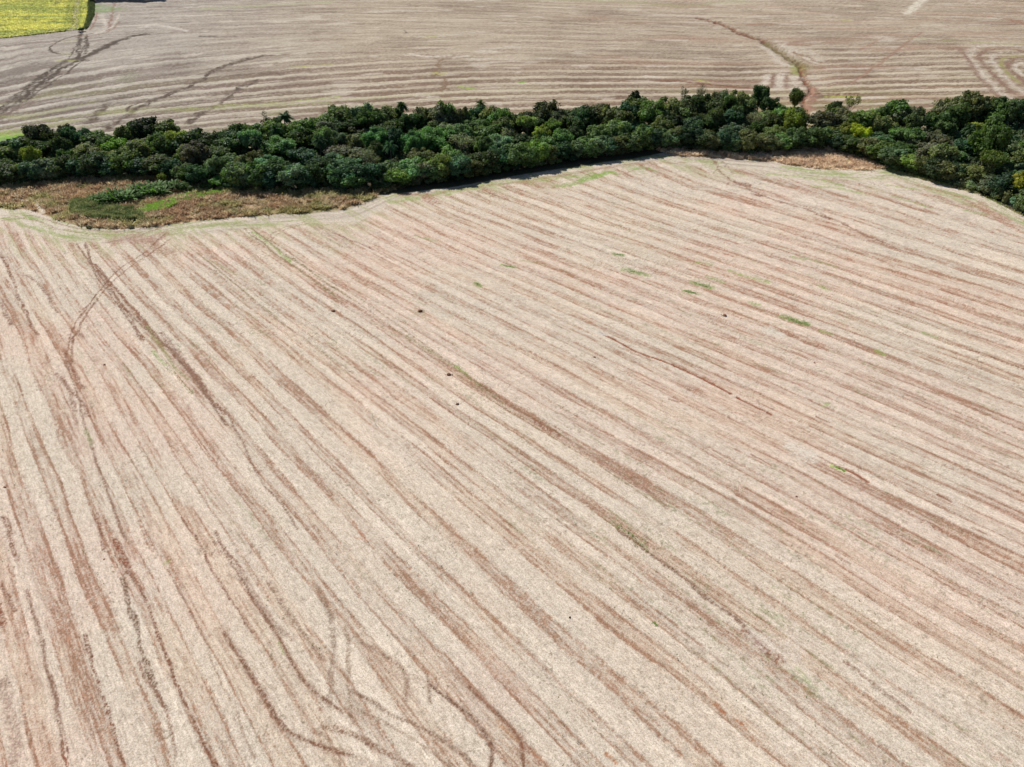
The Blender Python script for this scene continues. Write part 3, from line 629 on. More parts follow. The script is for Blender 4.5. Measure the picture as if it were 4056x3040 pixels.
 ('p', [(894,1622),(958,1750),(1038,1910),(1102,1982),(1180,2100)], .34, (0.16,.09,.06), .65, TK),
 ('pp', [(1006,920),(1118,1015),(1284,1111),(1443,1207),(1597,1319),(1754,1431),(1908,1543),(2028,1622),(2200,1725),(2420,1860),(2600,1985)], .26, (0.18,.12,.065), .65, dict(gap=1.9, wig=.3, breakup=.25)),
 ('p', [(734,968),(894,1095),(1022,1207),(1214,1351),(1400,1480)], .34, (0.19,.12,.075), .6, TK),
 ('p', [(100,2340),(140,2470),(175,2600),(215,2790),(250,2990)], .3, (0.16,.09,.06), .6, TK), ('p', [(690,2300),(780,2470),(850,2640),(930,2820),(1010,3000)], .28, (0.18,.11,.07), .5, TK),
 ('p', [(1566,1306),(1719,1403),(1902,1526)], .5, (0.19,.155,.075), .6), ('p', [(1902,1526),(1994,1587),(2080,1640),(2147,1678),(2208,1727)], .6, (0.19,.10,.06), .7, dict(rough=.9)), ('p', [(2120,1670),(2190,1718)], .8, RD, .75),
 ('p', [(1800,1450),(1850,1480)], .6, (0.2,.26,.07), .6), ('p', [(2208,1727),(2330,1794),(2422,1856),(2574,1960),(2640,2010)], .7, (0.22,.12,.085), .55, dict(rough=.9)),
 ('p', [(2450,2100),(2560,2190),(2640,2240),(2704,2290),(2800,2370),(2900,2440),(2980,2520),(3040,2590)], .42, (0.15,.085,.055), .8, dict(rough=.9)), ('p', [(2950,2500),(3030,2560),(3080,2610)], .9, RD, .6), ('p', [(2440,2070),(2500,2120),(2560,2180)], .5, (0.15,.17,.07), .35),
 ('p', [(3340,2620),(3420,2680),(3500,2750),(3600,2830)], .4, BR, .6), ('p', [(3160,2640),(3200,2690)], .6, GN, .3),
 # red gashes
 ('p', [(2379,1316),(2400,1332),(2440,1348)], .22, BR, .8), ('p', [(2405,1334),(2430,1346),(2520,1392),(2620,1430),(2704,1466),(2800,1512),(2893,1560)], .36, (0.185,.060,.028), 1, dict(wig=.3, breakup=.05, soft=.3, dig=.15)),
 ('p', [(2922,1576),(2990,1612),(3056,1644)], .34, (0.185,.060,.028), 1, dict(wig=.3, breakup=.05, soft=.3, dig=.15)), ('p', [(2370,1318),(2388,1326)], .9, (0.42,.4,.38), .7),
 ('p', [(3352,1862),(3395,1885),(3436,1910)], .46, (0.20,.075,.04), 1, dict(wig=.2, breakup=.1, dig=.1)), ('p', [(3240,1808),(3300,1840),(3352,1862)], .3, BR, .7), ('p', [(3295,1845),(3345,1868)], .45, (0.3,.4,.1), .8),
 ('p', [(2976,1804),(3049,1843)], .22, RD, .9, dict(breakup=.1)), ('p', [(3090,1868),(3150,1895)], .2, BR, .7), ('p', [(3718,1963),(3768,1990)], .28, RD, .95, dict(breakup=.1)), ('p', [(3230,1652),(3279,1674)], .3, RD, .9, dict(breakup=.1)),
 ('p', [(3095,1312),(3180,1350),(3285,1391)], 1.1, (0.24,.12,.075), .8, dict(rough=.8)), ('p', [(3120,1330),(3250,1385)], .5, RD, .6), ('p', [(3835,1385),(3896,1403),(3980,1437),(4070,1470)], .4, BR, .85), ('p', [(2654,1584),(2691,1596)], .25, RD, .95, dict(breakup=.1)),
 ('p', [(3860,2096),(3930,2130)], .35, RD, .7), ('p', [(3310,2200),(3370,2230)], .3, RD, .6), ('p', [(2400,2990),(2440,3020)], .35, (0.3,.15,.08), .8), ('p', [(2840,2790),(2880,2822)], .4, (0.28,.12,.06), .9), ('p', [(2920,2855),(2945,2880)], .3, (0.28,.12,.06), .8),
 ('p', [(1395,2070),(1440,2130)], .3, (0.3,.14,.08), .8), ('p', [(1400,2130),(1470,2140)], .25, (0.3,.14,.08), .5), ('p', [(3480,1030),(3540,1060)], .9, (0.27,.17,.12), .5),
 # pale blotches and green patches
 ('p', [(3035,1305),(3085,1325)], 2.4, (0.46,.42,.36), .85, dict(wig=1)), ('p', [(3150,1780),(3200,1810)], 2.6, (0.47,.43,.37), .8, dict(wig=1.4)), ('p', [(2990,2540),(3130,2580)], 2.0, (0.46,.41,.36), .5, dict(wig=1)),
 ('p', [(3100,1256),(3150,1274),(3200,1288)], 1.5, (0.20,.28,.09), .6), ('p', [(2745,1120),(2780,1130),(2818,1142)], 1.5, (0.20,.28,.09), .6), ('p', [(2712,1153),(2760,1166)], .9, (0.20,.27,.09), .6), ('p', [(2480,1070),(2555,1090)], 1.6, (0.20,.27,.09), .6), ('p', [(2430,1006),(2470,1014)], 1.2, (0.2,.26,.1), .6),
 ('p', [(2800,1098),(2870,1120)], 1.0, (0.2,.26,.1), .6), ('p', [(2887,1073),(2960,1098),(3046,1120)], 1.1, (0.2,.25,.07), .6), ('p', [(2760,1040),(2812,1048)], 1.0, GN, .5), ('p', [(3140,1020),(3180,1030)], .8, GN, .6), ('p', [(3185,1022),(3310,1058)], .6, GN, .5), ('p', [(2975,1200),(3010,1210)], .9, GN, .6), ('p', [(3475,1392),(3500,1402)], 1.0, GN, .7), ('p', [(3660,1320),(3706,1336)], .8, GN, .6), ('p', [(3250,1135),(3275,1150)], 1.2, GN, .5), ('p', [(3250,1312),(3290,1322)], .7, GN, .6), ('p', [(1880,1122),(1905,1134)], .9, GN, .6), ('p', [(1990,1052),(2040,1062)], .9, GN, .6), ('p', [(1640,935),(1720,955)], 1.0, (0.15,.2,.06), .6), ('p', [(2060,1030),(2160,1050)], .8, (0.16,.2,.06), .4),
 ('p', [(1100,2552),(1120,2590)], .25, (0.24,.28,.12), .5), ('p', [(655,2235),(670,2225)], .4, GN, .4), ('p', [(3280,1600),(3262,1612)], .5, GN, .6), ('p', [(340,1700),(360,1760)], .6, (0.15,.19,.07), .5),
]
ground = build_ground()

# ------------------------------------------------------------------ leaves, crowns, trunks
def leaf_quads(C, Nrm, size, r, aspect=1.0):
    n = len(C); Nrm = Nrm/np.maximum(1e-6, np.linalg.norm(Nrm, axis=1))[:, None]
    a = r.normal(size=(n, 3)); t = np.cross(Nrm, a); t /= np.maximum(1e-6, np.linalg.norm(t, axis=1))[:, None]
    b = np.cross(Nrm, t); s = size[:, None]
    V = np.stack([C-t*s-b*s*aspect, C+t*s*0.8-b*s*aspect*0.7, C+t*s+b*s*aspect, C-t*s*0.7+b*s*aspect*0.8], 1).reshape(-1, 3)
    return V, np.arange(4*n).reshape(n, 4)
def blob(c, rad, r, nu=8, nv=6, bump=0.12):
    u = np.linspace(0, 2*np.pi, nu, endpoint=False); v = np.linspace(0.12, np.pi-0.12, nv)
    vv, uu = np.meshgrid(v, u, indexing='ij')
    d = np.stack([np.sin(vv)*np.cos(uu), np.sin(vv)*np.sin(uu), np.cos(vv)], -1)
    P = (np.array(c)+d*np.array(rad)*(1+bump*r.normal(size=vv.shape)[..., None])).reshape(-1, 3)
    idx = np.arange(nu*nv).reshape(nv, nu); nx_ = np.roll(idx, -1, 1)
    F = np.stack([idx[:-1], idx[1:], nx_[1:], nx_[:-1]], -1).reshape(-1, 4)
    return P, F
class MB:
    def __init__(s): s.V = []; s.F = []; s.T = []; s.n = 0
    def add(s, V, F, t):
        s.V.append(V); s.F.append(F+s.n); s.n += len(V)
        t = np.asarray(t, float); s.T.append(np.broadcast_to(t, (len(V), 3)) if t.ndim == 1 else t)
    def mesh(s, name, m, smooth=False):
        return mesh_np(name, np.concatenate(s.V), np.concatenate(s.F), m, np.concatenate(s.T), smooth)
def tube(mb, P, Rr, n=6, t=(1, 1, 1)):
    P = np.array(P, float); k = len(P)
    T = np.gradient(P, axis=0); T /= np.linalg.norm(T, axis=1)[:, None]
    ref = np.array([0.3, 0.9, 0.1]); A = np.cross(T, ref); A /= np.linalg.norm(A, axis=1)[:, None]; B = np.cross(T, A)
    an = np.linspace(0, 2*np.pi, n, endpoint=False)
    V = (P[:, None]+(A[:, None]*np.cos(an)[None, :, None]+B[:, None]*np.sin(an)[None, :, None])*np.array(Rr)[:, None, None]).reshape(-1, 3)
    idx = np.arange(k*n).reshape(k, n); nx_ = np.roll(idx, -1, 1)
    mb.add(V, np.stack([idx[:-1], nx_[:-1], nx_[1:], idx[1:]], -1).reshape(-1, 4), t)

def make_tree(name, seed, form):
    """unit tree about 1 high: returns (crown mesh, trunk mesh); form picks the habit"""
    r = np.random.default_rng(seed); mb = MB(); tk = MB(); S = 12.0
    if form == 'round': nl, rx, rz, cz, lr, leaf, per = 32, 0.34, 0.36, 0.54, (0.10, 0.17), (0.20, 0.36), 105
    elif form == 'tall': nl, rx, rz, cz, lr, leaf, per = 28, 0.23, 0.40, 0.54, (0.09, 0.14), (0.20, 0.34), 105
    elif form == 'spread': nl, rx, rz, cz, lr, leaf, per = 28, 0.42, 0.22, 0.68, (0.10, 0.15), (0.20, 0.34), 110
    elif form == 'feathery': nl, rx, rz, cz, lr, leaf, per = 28, 0.33, 0.36, 0.55, (0.09, 0.15), (0.12, 0.24), 200
    elif form == 'skirt': nl, rx, rz, cz, lr, leaf, per = 44, 0.36, 0.44, 0.46, (0.09, 0.16), (0.20, 0.36), 100
    elif form == 'domed': nl, rx, rz, cz, lr, leaf, per = 50, 0.42, 0.34, 0.52, (0.07, 0.13), (0.20, 0.34), 90
    elif form == 'open': nl, rx, rz, cz, lr, leaf, per = 15, 0.42, 0.24, 0.72, (0.07, 0.11), (0.13, 0.24), 60
    elif form == 'twiggy': nl, rx, rz, cz, lr, leaf, per = 14, 0.27, 0.32, 0.62, (0.07, 0.11), (0.10, 0.18), 55
    elif form == 'shrub': nl, rx, rz, cz, lr, leaf, per = 18, 0.46, 0.26, 0.42, (0.15, 0.26), (0.24, 0.46), 110
    lobes = []
    for k in range(nl):
        d = r.normal(size=3); d /= np.linalg.norm(d); d[2] = d[2]*0.75+0.25 if form != 'spread' else abs(d[2])*0.6
        q = r.uniform(0.55, 1.0)
        c = np.array([d[0]*rx*q, d[1]*rx*q, cz+d[2]*rz*q]); 
        c[:2] *= (0.62+0.5*min(1, max(0, (c[2]-cz+rz)/(1.1*rz)))) if form == 'tall' else 1
        rad = r.uniform(*lr)*(1.0 if r.random() < 0.65 else 0.6)
        if r.random() < 0.3: c = c*np.array([1.12, 1.12, 1.0])+np.array([0, 0, r.uniform(-0.02, 0.06)])
        lobes.append((c, rad, r.uniform(0.70, 1.34)))
    lobes.append((np.array([0, 0, cz+rz*0.25]), lr[1]*1.15, 1.0))
    for c, rad, tt in lobes:
        n = int(per*1.25*r.uniform(0.8, 1.2)*(rad/lr[1])**1.4)+20
        d = r.normal(size=(n, 3)); d[:, 2] += 0.35; d /= np.linalg.norm(d, axis=1)[:, None]
        fl = 0.72 if form in ('spread', 'shrub') else 0.86
        q = r.uniform(0.72, 1.14, n)[:, None]
        q = q*(0.86+0.34*r.random((1, 1))+0.22*np.sin(d[:, :1]*5+c[0]*40)*np.cos(d[:, 1:2]*5+c[1]*40)); P = c+d*q*rad*np.array([1, 1, fl])
        sz = r.uniform(leaf[0], leaf[1], n)/S
        V, F = leaf_quads(P, d+r.normal(size=(n, 3))*0.5, sz, r, r.uniform(0.6, 1.0))
        t = tt*r.uniform(0.72, 1.3, n)
        hue = r.normal(0, 0.05)
        T = np.repeat(np.stack([t*(1+hue), t, t*(1-hue*1.2)], 1), 4, 0)
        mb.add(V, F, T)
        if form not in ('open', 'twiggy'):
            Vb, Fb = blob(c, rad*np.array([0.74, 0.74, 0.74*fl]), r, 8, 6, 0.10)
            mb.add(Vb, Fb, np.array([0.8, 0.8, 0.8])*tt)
    # trunk and limbs
    top = cz-rz*0.2
    bend = r.normal(size=2)*0.02
    pts = [(0, 0, -0.03), (bend[0]*0.5, bend[1]*0.5, top*0.35), (bend[0], bend[1], top*0.7), (bend[0]*1.5, bend[1]*1.5, top)]
    w = 0.021 if form != 'shrub' else 0.014
    tube(tk, pts, [w*1.35, w, w*0.85, w*0.6], 8)
    for c, rad, _ in lobes[:(13 if form in ('open', 'twiggy') else 8)]:
        s0 = np.array(pts[1 if c[2] < cz else 2])*(1, 1, 1)+np.array([0, 0, r.uniform(-0.05, 0.05)])
        mid = (s0+c)/2+np.array([0, 0, -0.03])+r.normal(size=3)*0.012
        tube(tk, [s0, mid, c], [w*0.5, w*0.36, w*0.14], 5)
        if form in ('open', 'twiggy'):
            for q in range(5):
                e = c+r.normal(size=3)*rad*0.8; tube(tk, [mid*0.4+c*0.6, (c+e)/2, e], [w*0.2, w*0.14, w*0.05], 4)
    return mb.mesh(name+'_crown', M_LEAF), tk.mesh(name+'_trunk', M_BARK, True)

def make_palm(seed):
    r = np.random.default_rng(seed); mb = MB(); tk = MB()
    for k in range(26):
        az = r.uniform(0, 2*np.pi); el = r.uniform(-0.55, 1.15); L = r.uniform(0.26, 0.34)
        d = np.array([math.cos(az)*math.cos(el), math.sin(az)*math.cos(el), math.sin(el)])
        s = np.linspace(0, 1, 9); P = np.array([0, 0, 0.86])+d*L*s[:, None]+np.array([0, 0, -0.16])*(s[:, None]**2)*(1 if el > 0 else .6)
        side = np.array([-math.sin(az), math.cos(az), 0]); wd = 0.055*np.sin(np.pi*np.clip(s*0.9+0.08, 0, 1))
        for sg in (-1, 1):
            E = P+side*(wd*sg)[:, None]+np.array([0, 0, -0.025])*np.sin(np.pi*s)[:, None]
            V = np.stack([P, E], 1).reshape(-1, 3)
            F = np.array([[2*i, 2*i+1, 2*i+3, 2*i+2] for i in range(8)])
            mb.add(V, F, np.array([1, 1, 1])*r.uniform(0.7, 1.35))
            # separate leaflets hanging from the rib
            for q in np.linspace(0.15, 0.98, 16):
                b = P[0]+(P[-1]-P[0])*q; b = np.array([np.interp(q, s, P[:, i]) for i in range(3)])
                e = b+side*sg*0.06*r.uniform(0.8, 1.3)+d*0.03+np.array([0, 0, -0.035*r.uniform(.6, 1.6)])
                w = d*0.006
                mb.add(np.array([b-w, b+w, e+w*.4, e-w*.4]), np.array([[0, 1, 2, 3]]), np.array([1, 1, 1])*r.uniform(0.7, 1.4))
    tube(tk, [(0, 0, -0.03), (0.008, 0, 0.3), (0.0, 0.01, 0.6), (0, 0, 0.87)], [0.022, 0.016, 0.015, 0.018], 8)
    return mb.mesh('palm_crown', M_LEAF), tk.mesh('palm_trunk', M_BARK, True)

PROTO = {'round': [make_tree('round', 100+i, 'round') for i in range(6)],
         'tall': [make_tree('tall', 200+i, 'tall') for i in range(4)],
         'spread': [make_tree('spread', 300+i, 'spread') for i in range(3)],
         'feathery': [make_tree('feathery', 400+i, 'feathery') for i in range(4)],
         'open': [make_tree('open', 500+i, 'open') for i in range(2)],
         'twiggy': [make_tree('twiggy', 600+i, 'twiggy') for i in range(2)],
         'shrub': [make_tree('shrub', 700+i, 'shrub') for i in range(4)],
         'skirt': [make_tree('leafy', 1000+i, 'skirt') for i in range(5)], 'domed': [make_tree('domed', 1100+i, 'domed') for i in range(4)],
         'palm': [make_palm(800), make_palm(801)]}
NAMES = {'round': 'broadleaf_tree', 'tall': 'tall_tree', 'spread': 'flat_topped_tree', 'feathery': 'feathery_tree', 'open': 'open_crowned_tree', 'twiggy': 'twiggy_tree', 'shrub': 'shrub', 'palm': 'palm_tree', 'skirt': 'leafy_tree', 'domed': 'domed_tree'}
_src = {}
def plant(form, x, y, h, wide, color, rot=None, sink=0.2, zoff=0.0):
    """a plant = Empty at its base > crown, trunk; repeats copy the first of their kind"""
    k = random.randrange(len(PROTO[form])); cm, tm = PROTO[form][k]
    z = float(terr(np.array([x]), np.array([y]))[0])-sink+zoff
    key = (form, k)
    if key not in _src:
        root = bpy.data.objects.new(NAMES[form], None); COL.objects.link(root)
        c = obj('crown', cm, root); t = obj('trunk', tm, root); _src[key] = (root, c, t)
    else:
        r0, c0, t0 = _src[key]
        root = r0.copy(); COL.objects.link(root)
        c = c0.copy(); COL.objects.link(c); c.parent = root
        t = t0.copy(); COL.objects.link(t); t.parent = root
    root.empty_display_size = 0.5
    root.location = (x, y, z); root.rotation_euler = (0, 0, random.uniform(0, 6.28) if rot is None else rot)
    root.scale = (h*wide, h*wide, h)
    c.color = (*color, 1); c.rotation_euler = (0, 0, 0)
    for k_ in ('label', 'category', 'group', 'kind'):
        if k_ in root: del root[k_]
    return root

# foliage colours (real albedo) and the words for them
KINDS = [
 ('dark',   (0.066, 0.098, 0.042), 'dark green', ['round', 'domed', 'skirt', 'tall', 'spread']),
 ('deep',   (0.050, 0.100, 0.058), 'deep blue-green', ['round', 'domed', 'tall']),
 ('teal',   (0.125, 0.192, 0.105), 'grey-green', ['feathery', 'feathery', 'domed', 'round']),
 ('mid',    (0.108, 0.168, 0.060), 'mid green', ['round', 'feathery', 'domed', 'spread', 'skirt']),
 ('olive',  (0.135, 0.160, 0.070), 'brownish olive', ['round', 'domed', 'tall', 'feathery']),
 ('brown',  (0.128, 0.142, 0.085), 'dull grey-green', ['twiggy', 'round', 'tall']),
 ('fresh',  (0.145, 0.225, 0.070), 'light green', ['feathery', 'spread', 'feathery']),
 ('yellow', (0.200, 0.235, 0.050), 'yellow-green', ['round', 'feathery']),
]
KD = {k[0]: k for k in KINDS}
FORMW = {'round': 'round-crowned tree', 'tall': 'narrow upright tree', 'spread': 'flat-topped tree', 'feathery': 'feathery-crowned tree', 'open': 'open-crowned tree', 'twiggy': 'thin twiggy tree', 'shrub': 'bush', 'palm': 'palm', 'skirt': 'full-skirted tree', 'domed': 'domed tree'}
placed = []     # dict per forest tree
HERO = []
def px_per_m(x, y):
    z = float(terr(np.array([x]), np.array([y]))[0]); _, zc = to_px(np.array([[x, y, z]])); return FPX/zc[0]
def hero(form, bx, by, topy, wpx, color, label, cat='tree', group=None, rot=None):
    g = ground_at([(bx, by)])[0]; s = px_per_m(g[0], g[1])
    h = max(0.5, (by-topy)/s/0.955)
    wd = {'round': 0.86, 'tall': 0.62, 'spread': 1.0, 'feathery': 0.82, 'open': 0.98, 'twiggy': 0.68, 'shrub': 1.15, 'palm': 0.66, 'skirt': 0.86, 'domed': 1.0}[form]
    wide = (wpx/s)/(h*wd)
    o = plant(form, g[0], g[1], h, wide, tuple(min(0.5, q*(1.6 if form == 'feathery' else 1.35)) for q in color), rot)
    tag(o, label, cat, group); HERO.append((g[0], g[1], h*wide*wd*0.5)); return o

# ---- trees that stand out in the photo
hero('round', 3141, 448, 349, 62, (0.075, 0.095, 0.030), 'lone round tree standing apart at the back edge left of the gully')
hero('open', 3350, 478, 378, 84, (0.16, 0.165, 0.065), 'half-bare yellowish tree with spreading limbs at the back edge right of the gully')
hero('round', 3296, 492, 400, 62, (0.045, 0.060, 0.030), 'small dark tree leaning against the half-bare spreading tree, on its left')
hero('feathery', 3388, 590, 484, 92, (0.27, 0.31, 0.030), 'bright yellow-green tree in the middle of the right part of the wood')
hero('round', 3870, 700, 478, 150, (0.050, 0.085, 0.024), 'largest dome-shaped dark green tree in the right part of the wood')
hero('spread', 3882, 742, 590, 110, (0.085, 0.115, 0.030), 'olive flat-topped tree in front of the largest dome-shaped tree')
hero('round', 4030, 800, 668, 100, (0.19, 0.185, 0.030), 'golden-green round tree cut by the right edge of the photo')
hero('twiggy', 2702, 458, 344, 46, (0.085, 0.095, 0.065), 'thin grey half-bare tree rising alone from the back edge, left of the grey thicket', rot=1)
hero('twiggy', 2760, 460, 350, 60, (0.10, 0.095, 0.075), 'pale grey twiggy tree beside the thin half-bare tree at the back edge')
hero('round', 2997, 462, 342, 76, (0.042, 0.075, 0.034), 'tallest dark tree on the back edge left of the lone round tree')
hero('tall', 2507, 482, 368, 58, (0.028, 0.042, 0.022), 'dark upright tree poking highest above the back edge right of the middle')
hero('palm', 1143, 572, 450, 84, (0.035, 0.075, 0.030), 'shaggy dark palm with drooping fronds at the back edge of the left wood', 'palm')
hero('twiggy', 1066, 566, 446, 62, (0.060, 0.065, 0.045), 'sparse dark tree just left of the shaggy palm')
hero('palm', 1600, 520, 410, 60, (0.040, 0.075, 0.030), 'palm at the back edge of the wood left of the middle', 'palm')
hero('palm', 1905, 500, 403, 56, (0.070, 0.10, 0.035), 'pale palm at the back edge near the middle of the wood', 'palm')
hero('palm', 1556, 690, 560, 60, (0.055, 0.12, 0.06), 'palm with a tall pale trunk inside the wood below the feathery trees', 'palm')
hero('feathery', 1500, 640, 505, 120, (0.070, 0.145, 0.055), 'pale feathery willow-like tree left of the middle, first of the light patch')
hero('feathery', 1710, 640, 502, 150, (0.075, 0.150, 0.050), 'broad pale feathery tree in the light patch left of the middle')
hero('feathery', 1640, 660, 520, 110, (0.070, 0.145, 0.055), 'pale feathery tree between its two lighter neighbours left of the middle')
hero('feathery', 1130, 650, 530, 150, (0.085, 0.150, 0.060), 'light green feathery tree below the shaggy palm')
hero('round', 475, 640, 545, 110, (0.11, 0.20, 0.035), 'bright green rounded tree below the dark back-edge trees at left')
hero('round', 600, 590, 466, 130, (0.026, 0.036, 0.022), 'broad blackish tree at the back edge above the bright green rounded tree')
hero('spread', 290, 590, 488, 66, (0.045, 0.042, 0.030), 'dark leaning tree at the back edge, right of the pale gap')
hero('round', 185, 620, 489, 110, (0.036, 0.042, 0.028), 'dark dome tree standing at the back edge left of the pale gap')
hero('feathery', 790, 690, 560, 140, (0.070, 0.066, 0.044), 'wide olive-brown tree with fine branches in the left wood')
hero('round', 650, 735, 682, 36, (0.12, 0.15, 0.03), 'small yellow-green bush-like tree on the front edge above the cane hedge')
hero('round', 865, 750, 700, 70, (0.10, 0.20, 0.055), 'low light green rounded tree at the front edge above the grass bank')
hero('shrub', 3836, 754, 704, 62, (0.21, 0.27, 0.15), 'broad-leaved bush with whitish leaves on the front edge of the right wood', 'bush')
hero('shrub', 4020, 822, 770, 60, (0.12, 0.20, 0.14), 'silvery broad-leaved bush at the right end of the front edge', 'bush')
hero('shrub', 3032, 590, 560, 40, (0.10, 0.19, 0.03), 'small bright green bush low on the front edge above the straw bank', 'bush')

# ---- the rest of the wood, tree by tree
def in_wood(x, y, m=0.0): return (y > front_y(x)+m) & (y < back_y(x))
def colour_choice(px, fr_):
    if px < 500: w = dict(dark=4, deep=4, teal=1.5, mid=1.6, olive=2, brown=1.0, fresh=.3, yellow=.15)
    elif px < 1300: w = dict(dark=3, deep=2, teal=3.2, mid=2.2, olive=2.4, brown=1.3, fresh=.9, yellow=.2)
    elif px < 2300: w = dict(dark=3.2, deep=1.4, teal=2.4, mid=2.6, olive=2.6, brown=1.0, fresh=.9, yellow=.3)
    elif px < 3200: w = dict(dark=4, deep=1, teal=1.2, mid=2.6, olive=3.0, brown=1.2, fresh=.7, yellow=.3)
    else: w = dict(dark=3.4, deep=.8, teal=.9, mid=3.8, olive=2.6, brown=1.4, fresh=1.4, yellow=.35)
    if fr_ > .8: w['dark'] += 2; w['brown'] += 1; w['fresh'] *= .3; w['teal'] *= .5
    if fr_ < .15: w['dark'] += 1.5; w['deep'] += 1
    ks = list(w); v = np.array([w[k] for k in ks]); return ks[rng.choice(len(ks), p=v/v.sum())]
HA = np.array(HERO)
cand = []; acc = []
def try_place(px_x, frac, sp):
    x0 = px_x
    ft = np.interp(x0, [p[0] for p in FRONT], [p[1] for p in FRONT]); tt = np.interp(x0, tp[:, 0], tp[:, 1])+tree_px
    py = ft+(tt-ft)*frac
    if x0 < 120 and py < 600: return None
    g = ground_at([(x0, py)])[0]
    return g, py
TARGET_N = 300
# back row, then front row, then the inside, each kept apart from its neighbours
def far_enough(g, sp):
    for q in acc:
        if (q[0]-g[0])**2+(q[1]-g[1])**2 < (sp*0.5+q[2]*0.5)**2: return False
    return True
for x0 in np.arange(10, 4070, 42):
    r_ = try_place(x0+rng.uniform(-14, 14), rng.uniform(0.93, 1.0), 7)
    if r_ and np.min(np.hypot(HA[:, 0]-r_[0][0], HA[:, 1]-r_[0][1])) > 4.5 and not (3178 < x0 < 3225): acc.append((r_[0][0], r_[0][1], 7.0, 1.0, x0))
for x0 in np.arange(14, 4070, 46):
    r_ = try_place(x0+rng.uniform(-14, 14), rng.uniform(0.03, 0.09), 6)
    if r_ and np.min(np.hypot(HA[:, 0]-r_[0][0], HA[:, 1]-r_[0][1])) > 3.5: acc.append((r_[0][0], r_[0][1], 6.5, 0.05, x0))
# candidates drawn evenly over the ground
tries = 0
allc = np.stack([rng.uniform(-235, 235, 9000), rng.uniform(210, 420, 9000)], 1)
okc = in_wood(allc[:, 0], allc[:, 1], 5)
for (gx, gy) in allc[okc]:
    if len(acc) >= TARGET_N: break
    pp, _ = to_px(np.array([[gx, gy, float(terr(np.array([gx]), np.array([gy]))[0])]])); p0 = pp[0]
    if p0[0] < -10 or p0[0] > 4066: continue
    sp = 8.6
    if not far_enough((gx, gy), sp): continue
    if np.min(np.hypot(HA[:, 0]-gx, HA[:, 1]-gy)-HA[:, 2]*0.75) < 3.2: continue
    f0, b0 = front_y(gx), back_y(gx)
    acc.append((gx, gy, sp, (gy-f0)/(b0-f0), p0[0]))
print('wood trees', len(acc))
for gx, gy, sp, fr_, pxx in acc:
    kind = colour_choice(pxx, fr_); _, c0, _, forms = KD[kind]
    form = forms[rng.integers(len(forms))]
    if 0.3 < fr_ < 0.85 and rng.random() < 0.03: form = 'palm'
    s = px_per_m(gx, gy)
    zz = float(terr(np.array([gx]), np.array([gy]))[0]); pp, _ = to_px(np.array([[gx, gy, zz]])); by = pp[0][1]; bx = pp[0][0]
    hmax = (by - np.interp(bx, tp[:, 0], tp[:, 1]))/s/0.955
    if fr_ > 0.84 and rng.random() < 0.85: form = 'skirt'
    if fr_ > 0.88: h = np.clip(hmax*rng.uniform(0.80, 1.05), 5, 17)
    elif fr_ < 0.15: h = min(hmax, rng.uniform(8.5, 12.5)); form = 'skirt'
    else: h = min(hmax*0.97, rng.uniform(9.0, 13.5)+(4.0 if rng.random() < 0.22 else 0))
    if 3250 < bx: h *= 0.88 if fr_ < .88 else 1
    h = max(h, 4.5)
    D = rng.choice([8.5, 11, 13, 15.5])*rng.uniform(.9, 1.1) if fr_ > 0.1 else rng.uniform(9.5, 13.5)
    wd = {'round': 0.86, 'tall': 0.62, 'spread': 1.0, 'feathery': 0.82, 'twiggy': 0.68, 'palm': 0.66, 'skirt': 0.86, 'domed': 1.0}[form]
    if form == 'palm': D = 7.5; c0 = (0.05, 0.10, 0.045)
    if form in ('tall', 'twiggy'): D *= 0.8
    wide = np.clip((D/wd)/h, 0.75, 1.9)
    v = rng.uniform(0.72, 1.36); hj = rng.normal(0, 0.06, 3)
    o = plant(form, gx, gy, h, wide, tuple(np.clip(np.array(c0)*1.12*v*(1+hj), 0.01, 0.4)))
    _, _, word, _ = KD[kind]
    placed.append(dict(o=o, x=bx, fr=fr_, form=form, word=word if form != 'palm' else 'green', h=h))
SEG = [(0, 'at the left end'), (330, 'above the reed bed'), (620, 'above the brown bank'), (960, 'below the shaggy palm'), (1230, 'left of the feathery trees'),
       (1480, 'by the feathery trees'), (1820, 'left of centre'), (2120, 'right of centre'), (2420, 'left of the straw bank'), (2700, 'left of the lone tree'),
       (3020, 'below the gully'), (3260, 'by the yellow-green tree'), (3520, 'left of the biggest dome'), (3760, 'around the biggest dome'), (3950, 'at the right end')]
def seg(x):
    s = SEG[0][1]
    for a, t in SEG:
        if x >= a: s = t
    return s
def rowname(f): return 'on the front edge' if f < 0.16 else 'behind the front' if f < 0.42 else 'mid-wood' if f < 0.68 else 'towards the back' if f < 0.88 else 'on the back edge'
groups = {}
for d in placed: groups.setdefault((d['word']+' '+FORMW[d['form']], rowname(d['fr']), seg(d['x'])), []).append(d)
ORD = ['', 'second', 'third', 'fourth', 'fifth', 'sixth', 'seventh', 'eighth', 'ninth']
for (w, rn, sg), L in groups.items():
    L.sort(key=lambda d: d['x'])
    for i_, d in enumerate(L):
        lab = '%s %s %s' % (w, rn, sg)
        if len(L) > 1: lab += (', leftmost' if i_ == 0 else ', rightmost' if i_ == len(L)-1 else ', %s from left' % ORD[i_])
        tag(d['o'], lab, 'palm' if d['form'] == 'palm' else 'tree', 'trees of the creekside wood')

